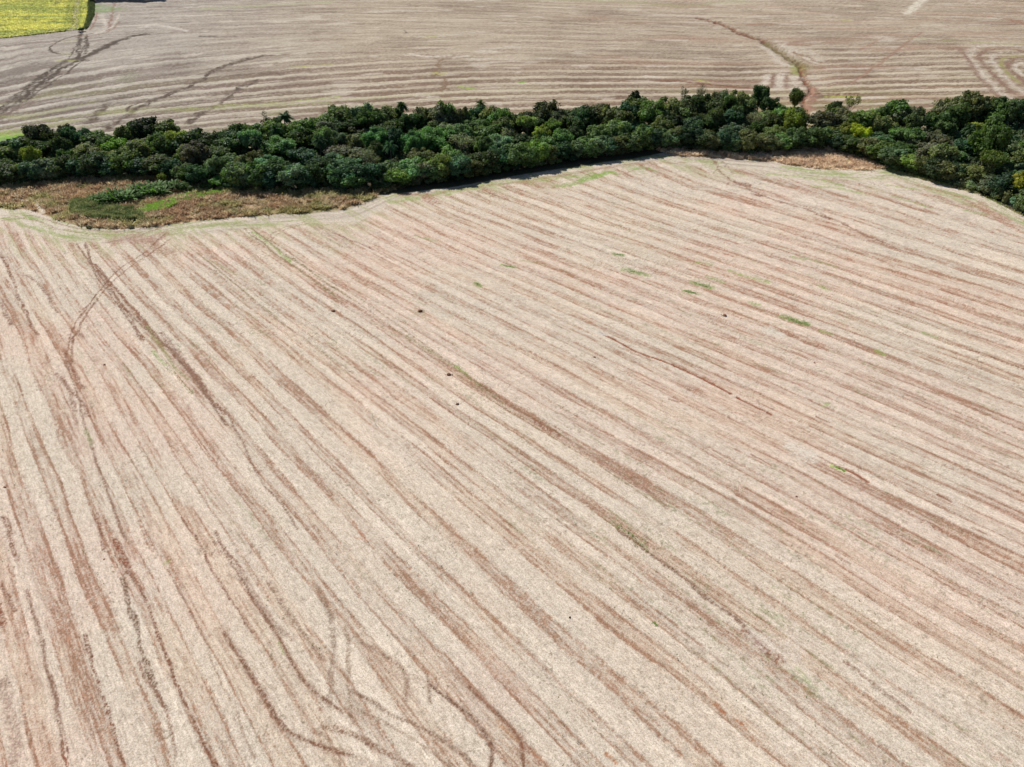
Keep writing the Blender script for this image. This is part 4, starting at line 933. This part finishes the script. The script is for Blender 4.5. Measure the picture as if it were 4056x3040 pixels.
# ---- bushes along the wood's front edge
BUSH = []
for x0 in np.concatenate([np.arange(20, 1560, 74), np.arange(1400, 3250, 58), np.arange(3300, 4060, 40)]):
    xx = x0+rng.uniform(-14, 14); fy_ = np.interp(xx, [p[0] for p in FRONT], [p[1] for p in FRONT])
    g = ground_at([(xx, fy_+(1.0 if xx < 3300 else -2))])[0]
    kk = ['dark', 'deep', 'teal', 'mid', 'olive'][rng.integers(5)]
    h = rng.uniform(2.4, 4.6)
    o = plant('shrub', g[0], g[1]+1.5, h, rng.uniform(1.0, 1.5), tuple(np.array(KD[kk][1])*rng.uniform(0.8, 1.2)))
    BUSH.append((xx, KD[kk][2], h, o))
gb = {}
for b in BUSH: gb.setdefault((b[1], seg(b[0])), []).append(b)
for (w, sg), L in gb.items():
    for i_, b in enumerate(sorted(L, key=lambda q: q[0])):
        lab = 'low %s bush under the front trees %s' % (w, sg)
        if len(L) > 1: lab += (', leftmost' if i_ == 0 else ', rightmost' if i_ == len(L)-1 else ', %s from left' % ORD[i_])
        tag(b[3], lab, 'bush', 'bushes along the front of the wood')

# ---- undergrowth filling the wood (one mass)
def undergrowth():
    r = np.random.default_rng(5); mb = MB()
    n = 13000; X = r.uniform(-290, 290, n); Y = r.uniform(205, 430, n); k = in_wood(X, Y, 0.8); X, Y = X[k], Y[k]; Z = terr(X, Y)
    for x, y, z in zip(X, Y, Z):
        fd = y-front_y(x)+1.5; hh = r.uniform(2.0, 3.6)+min(2.8, fd*0.3)*r.uniform(0.3, 1.1); rad = r.uniform(1.4, 2.6)
        if to_px(np.array([[x, y, z+hh]]))[0][0, 1] < np.interp(to_px(np.array([[x, y, z+hh]]))[0][0, 0], tp[:, 0], tp[:, 1])+6: hh *= 0.85
        t = np.array([0.072, 0.108, 0.046])*r.uniform(0.6, 1.6)*np.array([r.uniform(.8, 1.4), 1, r.uniform(.8, 1.3)])
        Vb, Fb = blob((x, y, z+hh*0.45), (rad*0.85, rad*0.85, hh*0.5), r, 7, 5, 0.12); mb.add(Vb, Fb, t*0.8)
        m = 34; d = r.normal(size=(m, 3)); d[:, 2] = np.abs(d[:, 2])+0.1; d /= np.linalg.norm(d, axis=1)[:, None]
        P = np.array([x, y, z+hh*0.45])+d*np.array([rad, rad, hh*0.56])*r.uniform(0.85, 1.15, m)[:, None]
        V, F = leaf_quads(P, d+r.normal(size=(m, 3))*0.5, r.uniform(0.22, 0.42, m), r, 0.8)
        mb.add(V, F, np.repeat(t*r.uniform(0.7, 1.4, m)[:, None], 4, 0))
    o = obj('undergrowth', mb.mesh('undergrowth', M_UNDER)); tag(o, 'dark tangled undergrowth filling the wood between the tree trunks', 'undergrowth', kind='stuff')
undergrowth()

# ------------------------------------------------------------------ grasses
def blades(name, X, Y, colf, hf, label, cat='grass', nb=4, width=0.10, lean=0.35, seed=3, spread=0.35):
    r = np.random.default_rng(seed); n = len(X)
    X = np.repeat(X, nb)+r.normal(0, spread, n*nb); Y = np.repeat(Y, nb)+r.normal(0, spread, n*nb); Z = terr(X, Y)-0.03
    h = hf(X, Y, r); c = colf(X, Y, r)
    az = r.uniform(0, 2*np.pi, len(X)); ln = h*lean*r.uniform(0.2, 1.3, len(X))*np.where(r.random(len(X)) < 0.4, 1.7, 1.0); wa = r.uniform(0, 2*np.pi, len(X))
    w = width*r.uniform(0.6, 1.5, len(X))*(0.4+0.6*h)
    wx, wy = np.cos(wa)*w, np.sin(wa)*w; tx, ty = np.cos(az)*ln, np.sin(az)*ln
    B1 = np.stack([X-wx, Y-wy, Z], 1); B2 = np.stack([X+wx, Y+wy, Z], 1)
    T1 = np.stack([X+tx+wx*0.45, Y+ty+wy*0.45, Z+h], 1); T2 = np.stack([X+tx-wx*0.45, Y+ty-wy*0.45, Z+h*0.93], 1)
    V = np.stack([B1, B2, T1, T2], 1).reshape(-1, 3)
    me = mesh_np(name, V, np.arange(len(V)).reshape(-1, 4), M_GRASS, np.repeat(c, 4, 0))
    o = obj(name, me); tag(o, label, cat, kind='stuff'); return o
def scatter(n, x0, x1, y0, y1, test, seed):
    r = np.random.default_rng(seed); X = r.uniform(x0, x1, n); Y = r.uniform(y0, y1, n); k = test(X, Y); return X[k], Y[k]
gx0, gx1 = GX[0], GX[-1]
def in_bank(X, Y): return (X > -235) & (X < gx1) & (Y > np.interp(X, GX, GY)+0.7*(fbm(X/2.5, Y/2.5, 12)-0.3)) & (Y < front_y(X)+3)
def bank_col(X, Y, r):
    n1 = fbm(X/7, Y/4.5, 201, 3); n2 = fbm(X/2.0, Y/1.4, 202, 2); n3 = fbm(X/11, Y/6, 203, 3)
    a = np.array([0.50, 0.335, 0.205]); b = np.array([0.60, 0.50, 0.33]); g_ = np.array([0.34, 0.38, 0.12]); k = np.array([0.30, 0.21, 0.13])
    t = sstep(0.42, 0.66, n1*0.5+n2*0.5)[:, None]; c = a*(1-t)+b*t
    d = sstep(0.55, 0.68, 1-n2)[:, None]*0.6; c = c*(1-d)+k*d
    q = (sstep(0.54, 0.66, n3)*0.55)[:, None]; c = c*(1-q)+g_*q
    # greener at the wood's foot and the field's rim
    e = (sstep(7, 1, front_y(X)-Y)*0.35)[:, None]; c = c*(1-e)+g_*e
    return c*r.uniform(0.7, 1.3, len(X))[:, None]
X, Y = scatter(170000, -235, gx1, 190, 320, in_bank, 31)
def off_path(X, Y, line, w):
    g = ground_at(line)[:, :2]; best = np.full(len(X), 1e9)
    for a, b in zip(g[:-1], g[1:]):
        d = b-a; t = np.clip(((X-a[0])*d[0]+(Y-a[1])*d[1])/(d@d), 0, 1); best = np.minimum(best, np.hypot(X-a[0]-t*d[0], Y-a[1]-t*d[1]))
    return best > w
k = off_path(X, Y, [(60,786),(105,797),(140,815),(172,846)], 0.8) & off_path(X, Y, [(118,788),(146,803),(160,818),(176,842)], 0.7) & off_path(X, Y, [(0,826),(60,822),(110,824),(150,830)], 0.9); X, Y = X[k], Y[k]
blades('dry_grass', X, Y, bank_col, lean=0.8, hf=lambda X, Y, r: r.uniform(0.4, 1.2, len(X))*(0.15+1.7*sstep(.3, .75, fbm(X/1.9, Y/1.9, 211, 2))), label='long rusty brown and straw-coloured grass bank between field and left wood')
def in_bank2(X, Y): return (X > G2X[0]) & (X < G2X[-1]) & (Y > np.interp(X, G2X, G2Y)) & (Y < front_y(X)+2.5)
def bank2_col(X, Y, r):
    t = sstep(0.4, 0.65, fbm(X/3, Y/2, 221, 3))[:, None]; c = np.array([0.62, 0.46, 0.32])*(1-t)+np.array([0.88, 0.74, 0.55])*t
    return c*r.uniform(0.75, 1.25, len(X))[:, None]
X, Y = scatter(60000, G2X[0], G2X[-1], 250, 345, in_bank2, 33)
blades('straw_grass', X, Y, bank2_col, lean=1.0, hf=lambda X, Y, r: r.uniform(0.4, 1.1, len(X))*(0.15+1.6*sstep(.3, .75, fbm(X/2.0, Y/2.0, 223, 2))), label='pale straw-coloured grass bank below the wood right of the middle', seed=4)
def in_fringe(X, Y): return (Y > front_y(X)-2.2-1.5*fbm(X/6, Y/6, 231)) & (Y < front_y(X)+2.5)
X, Y = scatter(60000, G2X[-1]-18, 240, 190, 340, in_fringe, 35)
blades('edge_grass', X, Y, lambda X, Y, r: (np.array([0.32, 0.38, 0.12])*(1-(sstep(.45, .6, fbm(X/5, Y/5, 233))*.6)[:, None])+np.array([0.55, 0.48, 0.27])*(sstep(.45, .6, fbm(X/5, Y/5, 233))*.6)[:, None])*r.uniform(.7, 1.3, len(X))[:, None],
       lambda X, Y, r: r.uniform(0.3, 0.9, len(X)), 'narrow green grass strip along the foot of the right wood', seed=5)
# bright green lush patch, green strip beside the canes
def poly_test(pts):
    g = ground_at(pts)[:, :2]
    def f(X, Y):
        ins = np.zeros(len(X), bool); j = len(g)-1
        for i in range(len(g)):
            xi, yi, xj, yj = g[i, 0], g[i, 1], g[j, 0], g[j, 1]
            c = ((yi > Y) != (yj > Y)) & (X < (xj-xi)*(Y-yi)/(yj-yi+1e-12)+xi); ins ^= c; j = i
        return ins
    return f, g
f, g = poly_test([(545,838),(580,820),(640,806),(700,785),(780,765),(900,757),(860,775),(760,798),(690,815),(645,835),(590,842)])
X, Y = scatter(60000, g[:, 0].min(), g[:, 0].max(), g[:, 1].min(), g[:, 1].max(), f, 41)
def lush(X, Y, r):
    t = sstep(0.42, 0.6, fbm(X/4, Y/3, 243, 3))[:, None]*sstep(g[:, 0].min()+34, g[:, 0].min()+60, X)[:, None]*0.8+0.1
    t = np.clip(np.maximum(t, sstep(g[:, 0].min()+24, g[:, 0].min()+34, X)[:, None]*0.75), 0, 1)
    return (np.array([0.30, 0.50, 0.08])*(1-t)+np.array([0.44, 0.42, 0.18])*t)*r.uniform(0.75, 1.3, len(X))[:, None]
blades('lush_grass', X[:26000], Y[:26000], lush, lambda X, Y, r: r.uniform(0.4, 1.2, len(X)), 'bright green lush grass patch right of the reed bed', seed=6)
f, g2_ = poly_test([(285,838),(300,812),(360,798),(440,812),(520,830),(560,850),(572,866),(540,880),(480,884),(400,878),(330,862)])
X, Y = scatter(60000, g2_[:, 0].min()-4, g2_[:, 0].max()+4, g2_[:, 1].min()-4, g2_[:, 1].max()+4, lambda X, Y: f(X+5*(fbm(X/4, Y/4, 256, 3)-.5)*2, Y+4*(fbm(X/4, Y/4, 257, 3)-.5)*2) & (fbm(X/2.6, Y/2.2, 258, 2) > 0.33), 43)
def reed(X, Y, r):
    t = sstep(0.42, 0.6, fbm(X/3, Y/2, 253, 3))[:, None]
    return (np.array([0.14, 0.185, 0.07])*(1-t)+np.array([0.27, 0.29, 0.12])*t)*r.uniform(0.65, 1.35, len(X))[:, None]
blades('reed_bed', X[:13000], Y[:13000], reed, lambda X, Y, r: r.uniform(1.0, 2.4, len(X))*(0.5+1.1*fbm(X/3, Y/3, 259, 2)), 'grey-green bed of tall reeds in the brown grass bank', 'reeds', seed=7, lean=0.22, width=0.06)

for i_, (bx, by, hh_, lab) in enumerate([(610, 868, 1.6, 'low olive bush beside the bright green lush grass'), (250, 796, 1.3, 'small brown-green bush on the bank left of the reed bed'), (318, 742, 1.8, 'small bush on the bank below the left wood'), (930, 800, 1.2, 'tiny bush in the middle of the brown bank'), (352, 905, 1.4, 'dark low bush at the lower rim of the bank'), (520, 905, 1.3, 'second dark low bush on the lower rim of the bank, below the reeds'), (1120, 842, 1.0, 'tiny green bush near the right tip of the brown bank'), (60, 762, 1.5, 'small bush at the left end of the bank in the tree shade')]):
    g = ground_at([(bx, by)])[0]; o = plant('shrub', g[0], g[1], hh_, 1.7, (0.13, 0.125, 0.06)); tag(o, lab, 'bush')
# ---- cane hedge: clumps of arching broad leaves running down from the wood to the reed bed
def make_cane(seed):
    r = np.random.default_rng(seed); mb = MB(); st = MB()
    for k in range(70):
        az = r.uniform(0, 2*np.pi); b = r.normal(0, 0.16, 2); h0 = r.uniform(0.35, 0.8); L = r.uniform(0.35, 0.6)
        s = np.linspace(0, 1, 5); base = np.array([b[0], b[1], h0*0.5])
        P = base+np.stack([np.cos(az)*L*s, np.sin(az)*L*s, h0*0.75*s-0.55*L*s**2], 1)
        side = np.array([-math.sin(az), math.cos(az), 0]); w = 0.05*np.sin(np.pi*(s*0.85+0.1))
        V = np.stack([P-side*w[:, None], P+side*w[:, None]], 1).reshape(-1, 3)
        mb.add(V, np.array([[2*i, 2*i+1, 2*i+3, 2*i+2] for i in range(4)]), np.ones(3)*r.uniform(0.6, 1.5))
    for k in range(9):
        b = r.normal(0, 0.13, 2); tube(st, [(b[0], b[1], -0.02), (b[0]*1.2, b[1]*1.2, 0.35), (b[0]*1.5, b[1]*1.5, 0.7)], [0.018, 0.015, 0.008], 5)
    return mb.mesh('cane_leaves', M_LEAF), st.mesh('cane_stems', M_BARK)
cn = [make_cane(900+i) for i in range(3)]
hedge = [(395,800),(425,795),(452,788),(478,782),(503,776),(528,770),(553,765),(578,762),(600,756),(622,752),(646,748),(668,745),(690,742),(712,745),(734,750),(640,765),(600,772),(545,782),(500,792),(455,800)]
ce = None
for i_, (hx, hy) in enumerate(hedge):
    g = ground_at([(hx, hy+12)])[0]
    if i_ % 3 < 2 or hx < 540:
        root = bpy.data.objects.new('cane_clump', None); COL.objects.link(root)
        a, b = cn[i_ % 3]
        if ce is None or i_ % 3 not in ce:
            ce = ce or {}; c = obj('leaves', a, root); t = obj('stems', b, root); ce[i_ % 3] = (c, t)
        else:
            c = ce[i_ % 3][0].copy(); COL.objects.link(c); c.parent = root; t = ce[i_ % 3][1].copy(); COL.objects.link(t); t.parent = root
        h = rng.uniform(5.0, 7.2); root.location = (g[0], g[1], g[2]-0.1); root.scale = (h*1.05, h*1.05, h); root.rotation_euler = (0, 0, rng.uniform(0, 6))
        c.color = (*(np.array([0.095, 0.19, 0.045])*rng.uniform(0.8, 1.25)), 1)
        nm = 'clump of glossy broad-leaved canes'
    else:
        root = plant('shrub', g[0], g[1], rng.uniform(4.0, 5.6), 1.3, tuple(np.array([0.09, 0.14, 0.055])*rng.uniform(0.8, 1.3))); nm = 'dark bush among the canes'
    placed_n = sorted(range(len(hedge)), key=lambda q: hedge[q][0]).index(i_)
    tag(root, '%s in hedge above the reeds, %s from left' % (nm, ['first','second','third','fourth','fifth','sixth','seventh','eighth','ninth','tenth','eleventh','twelfth','thirteenth','fourteenth','fifteenth','sixteenth','seventeenth','eighteenth','nineteenth','twentieth'][placed_n]), 'plant' if 'cane' in root.name else 'bush', 'plants of the cane hedge')

# ------------------------------------------------------------------ yellowing crop at the far left
def crop():
    f, g = poly_test([(-260,182),(0,154),(150,138),(318,119),(350,108),(352,60),(354,-30),(350,-70),(-300,-60)])
    r = np.random.default_rng(61)
    n = 170000; X = r.uniform(g[:, 0].min(), g[:, 0].max(), n); Y = r.uniform(g[:, 1].min(), g[:, 1].max(), n); k = f(X, Y); X, Y = X[k], Y[k]
    gp = ground_at([(287,112),(293,60),(300,0),(302,-30)])
    xl = np.interp(Y, gp[:, 1], gp[:, 0]); k = (np.abs(X-xl-1.5) > 2.4+1.5*(fbm(X/6, Y/6, 62)-.5)) | (r.random(len(X)) < 0.25); X, Y, xl = X[k], Y[k], xl[k]
    u, v = far_rows(X, Y)
    Z = terr(X, Y); P = np.stack([X, Y, Z+r.uniform(0.35, 0.85, len(X))], 1); Nn = r.normal(size=(len(X), 3))*0.5; Nn[:, 2] += 1
    t = sstep(0.36, 0.64, fbm(u/1.6, v/50, 63, 3)*0.65+0.35*fbm(X/16, Y/16, 64, 3))[:, None]
    c = np.array([0.54, 0.59, 0.19])*(1-t)+np.array([0.84, 0.82, 0.25])*t
    br = (sstep(0.6, 0.75, fbm(X/4, Y/4, 66))*.4)[:, None]; c = c*(1-br)+np.array([0.25, 0.2, 0.1])*br
    ed = np.abs(X-xl) < 6; c[ed] = c[ed]*0.8+np.array([0.0, 0.02, 0])
    V, F = leaf_quads(P, Nn, r.uniform(0.3, 0.6, len(X)), r, 0.8)
    c = c*r.uniform(0.87, 1.13, len(X))[:, None]
    o = obj('ripening_crop', mesh_np('ripening_crop', V, F, M_GRASS, np.repeat(c, 4, 0))); tag(o, 'yellow and green ripening crop field in the far left corner', 'crop', kind='stuff')
crop()
# verge between crop and stubble
f, g = poly_test([(344,118),(372,60),(372,-20),(352,-20),(350,60),(335,112)])
X, Y = scatter(30000, g[:, 0].min(), g[:, 0].max(), g[:, 1].min(), g[:, 1].max(), f, 71)
blades('verge_grass', X[:9000], Y[:9000], lambda X, Y, r: np.array([0.10, 0.13, 0.05])*r.uniform(0.6, 1.4, len(X))[:, None], lambda X, Y, r: r.uniform(0.6, 1.5, len(X)), 'dark rough verge along the right side of the yellow crop', seed=8, width=0.2)
hero('shrub', 324, 126, 107, 26, (0.05, 0.075, 0.03), 'small dark bush at the near right corner of the yellow crop', 'bush')
for i_, xx in enumerate([372, 398, 425, 450, 478, 505, 532, 560, 590, 622]):
    kk = ['dark', 'deep', 'olive', 'mid'][i_ % 4]
    g = ground_at([(xx, 2 if xx < 600 else -1)])[0]
    o = plant(['round', 'tall', 'round'][i_ % 3], g[0], g[1]+3, rng.uniform(9, 13), 1.1, KD[kk][1])
    tag(o, 'tree at the top left beyond the stubble, %s of the row from the left' % ['first','second','third','fourth','fifth','sixth','seventh','eighth','ninth','last'][i_], 'tree', 'far trees behind the upper left corner')

# ------------------------------------------------------------------ small things lying on the near field
def make_mound(seed):
    r = np.random.default_rng(seed); mb = MB()
    V, F = blob((0, 0, 0.02), (0.5, 0.5, 0.42), r, 14, 9, 0.10); mb.add(V, F, np.array([0.17, 0.09, 0.058]))
    for k in range(26):
        a = r.uniform(0, 6.28); q = r.uniform(0.45, 0.95); s = r.uniform(0.04, 0.12)
        V, F = blob((math.cos(a)*q, math.sin(a)*q, s*0.3), (s, s, s*0.7), r, 6, 4, 0.2); mb.add(V, F, np.array([0.19, 0.10, 0.065])*r.uniform(0.7, 1.3))
    return mb.mesh('mound', M_EARTH, True)
MM = [make_mound(40+i) for i in range(3)]
MND = [(1320, 1234, 13, 'small earth mound left of the middle, beside a twin mound to its right'), (1665, 1235, 17, 'earth mound in the upper middle of the stubble, right of a smaller twin'),
       (1778, 1487, 19, 'elongated earth mound beside the wheel line in the middle of the field'), (1812, 1604, 15, 'round dark earth mound with scattered crumbs near the centre of the photo'),
       (2870, 1253, 18, 'reddish earth mound near the green patch in the right half'), (3226, 1440, 9, 'tiny dark earth mound left of the long right-hand rows'),
       (2355, 1416, 8, 'tiny earth mound just below the head of the red furrow'), (413, 2218, 9, 'tiny dark mound beside the strong track at lower left'), (415, 1446, 8, 'tiny dark mound above the left wheel tracks'),
       (3155, 1908+60, 7, 'tiny dark mound below the short red strip at right'), (18, 1932, 10, 'small red mound at the left edge of the photo')]
for i_, (mx, my, wpx, lab) in enumerate(MND):
    g = ground_at([(mx, my)])[0]; s = px_per_m(g[0], g[1]); D = wpx/s
    o = obj('earth_mound', MM[i_ % 3]); o.location = (g[0], g[1], g[2]+0.03); o.scale = (D, D*0.9, D); o.rotation_euler = (0, 0, rng.uniform(0, 6))
    tag(o, lab, 'mound', 'earth mounds on the stubble')
# a dark charred stump with straw round it, lower middle
def stump():
    r = np.random.default_rng(77); g = ground_at([(2257, 2449)])[0]
    mb = MB()
    for k in range(7):
        a = r.uniform(0, 6.28); e = (math.cos(a)*0.22*r.uniform(.5, 1.3), math.sin(a)*0.22, r.uniform(0.05, 0.28)); tube(mb, [(0, 0, 0), (e[0]*.5, e[1]*.5, e[2]*.8), e], [0.10, 0.08, 0.03], 6, (0.025, 0.02, 0.018))
    V, F = blob((0, 0, 0.05), (0.2, 0.2, 0.17), r, 10, 7, 0.12); mb.add(V, F, np.array([0.022, 0.018, 0.016]))
    o = obj('stump', mb.mesh('stump', M_EARTH)); o.location = tuple(g); tag(o, 'small blackened stump alone on the stubble in the lower middle', 'stump')
stump()

# volunteer weeds: real leaves over the green patches (uncountable)
def weeds():
    r = np.random.default_rng(91); P = []; C = []
    spots = [([(3100,1256),(3150,1274),(3200,1288)], 1.8, 260), ([(2745,1120),(2818,1142)], 1.7, 150), ([(2480,1070),(2555,1090)], 1.8, 150), ([(2712,1153),(2760,1166)], .9, 120), ([(2430,1006),(2470,1014)], 1.0, 90),
             ([(2440,2070),(2500,2120),(2560,2180)], 1.4, 60), ([(3295,1845),(3345,1868)], .35, 30), ([(1880,1122),(1905,1134)], .8, 60), ([(1990,1052),(2040,1062)], .9, 80),
             ([(600,1390),(760,1560)], .8, 90), ([(1790,1440),(1990,1600)], .9, 90), ([(1465,1625),(1500,1700)], .4, 14), ([(2590,2470),(2600,2480)], .4, 14)]
    for line, w, n in spots:
        g = ground_at(line)[:, :2]; L = np.linspace(0, len(g)-1, 200); gx = np.interp(L, range(len(g)), g[:, 0]); gy = np.interp(L, range(len(g)), g[:, 1])
        k = r.integers(0, 200, n); x = gx[k]+r.normal(0, w*0.45, n); y = gy[k]+r.normal(0, w*0.45, n)
        x = np.repeat(x, 6)+r.normal(0, 0.07, n*6); y = np.repeat(y, 6)+r.normal(0, 0.07, n*6)
        P.append(np.stack([x, y, terr(x, y)+0.1+r.uniform(0.02, 0.18, len(x))], 1)); C.append(np.array([0.24, 0.36, 0.10])*r.uniform(0.5, 1.4, len(x))[:, None])
    # loose volunteers everywhere along the rows
    n = 16000; x = r.uniform(-200, 200, n); y = 35+r.beta(1, 1.4, n)*240; u, v = near_rows(x, y)
    k = (y < field_edge(x)-3) & (np.abs(x) < 0.78*(y*cp+H*sp_)) & (fbm(u/0.9, v/20, 301, 3) > 0.56) & (fbm(x/24, y/24, 302, 2) > 0.5); x, y = x[k], y[k]
    x = np.repeat(x, 5)+r.normal(0, 0.08, len(x)*5); y = np.repeat(y, 5)+r.normal(0, 0.08, len(y)*5)
    P.append(np.stack([x, y, terr(x, y)+0.08+r.uniform(0.0, 0.14, len(x))], 1)); C.append(np.array([0.15, 0.20, 0.08])*r.uniform(0.5, 1.4, len(x))[:, None])
    P = np.concatenate(P); C = np.concatenate(C); Nn = r.normal(size=P.shape)*0.6; Nn[:, 2] += 1
    V, F = leaf_quads(P, Nn, r.uniform(0.03, 0.075, len(P)), r, 0.7)
    o = obj('weeds', mesh_np('weeds', V, F, M_GRASS, np.repeat(C, 4, 0))); tag(o, 'green volunteer weeds sprouting in patches and along the stubble rows', 'weeds', kind='stuff')
weeds()
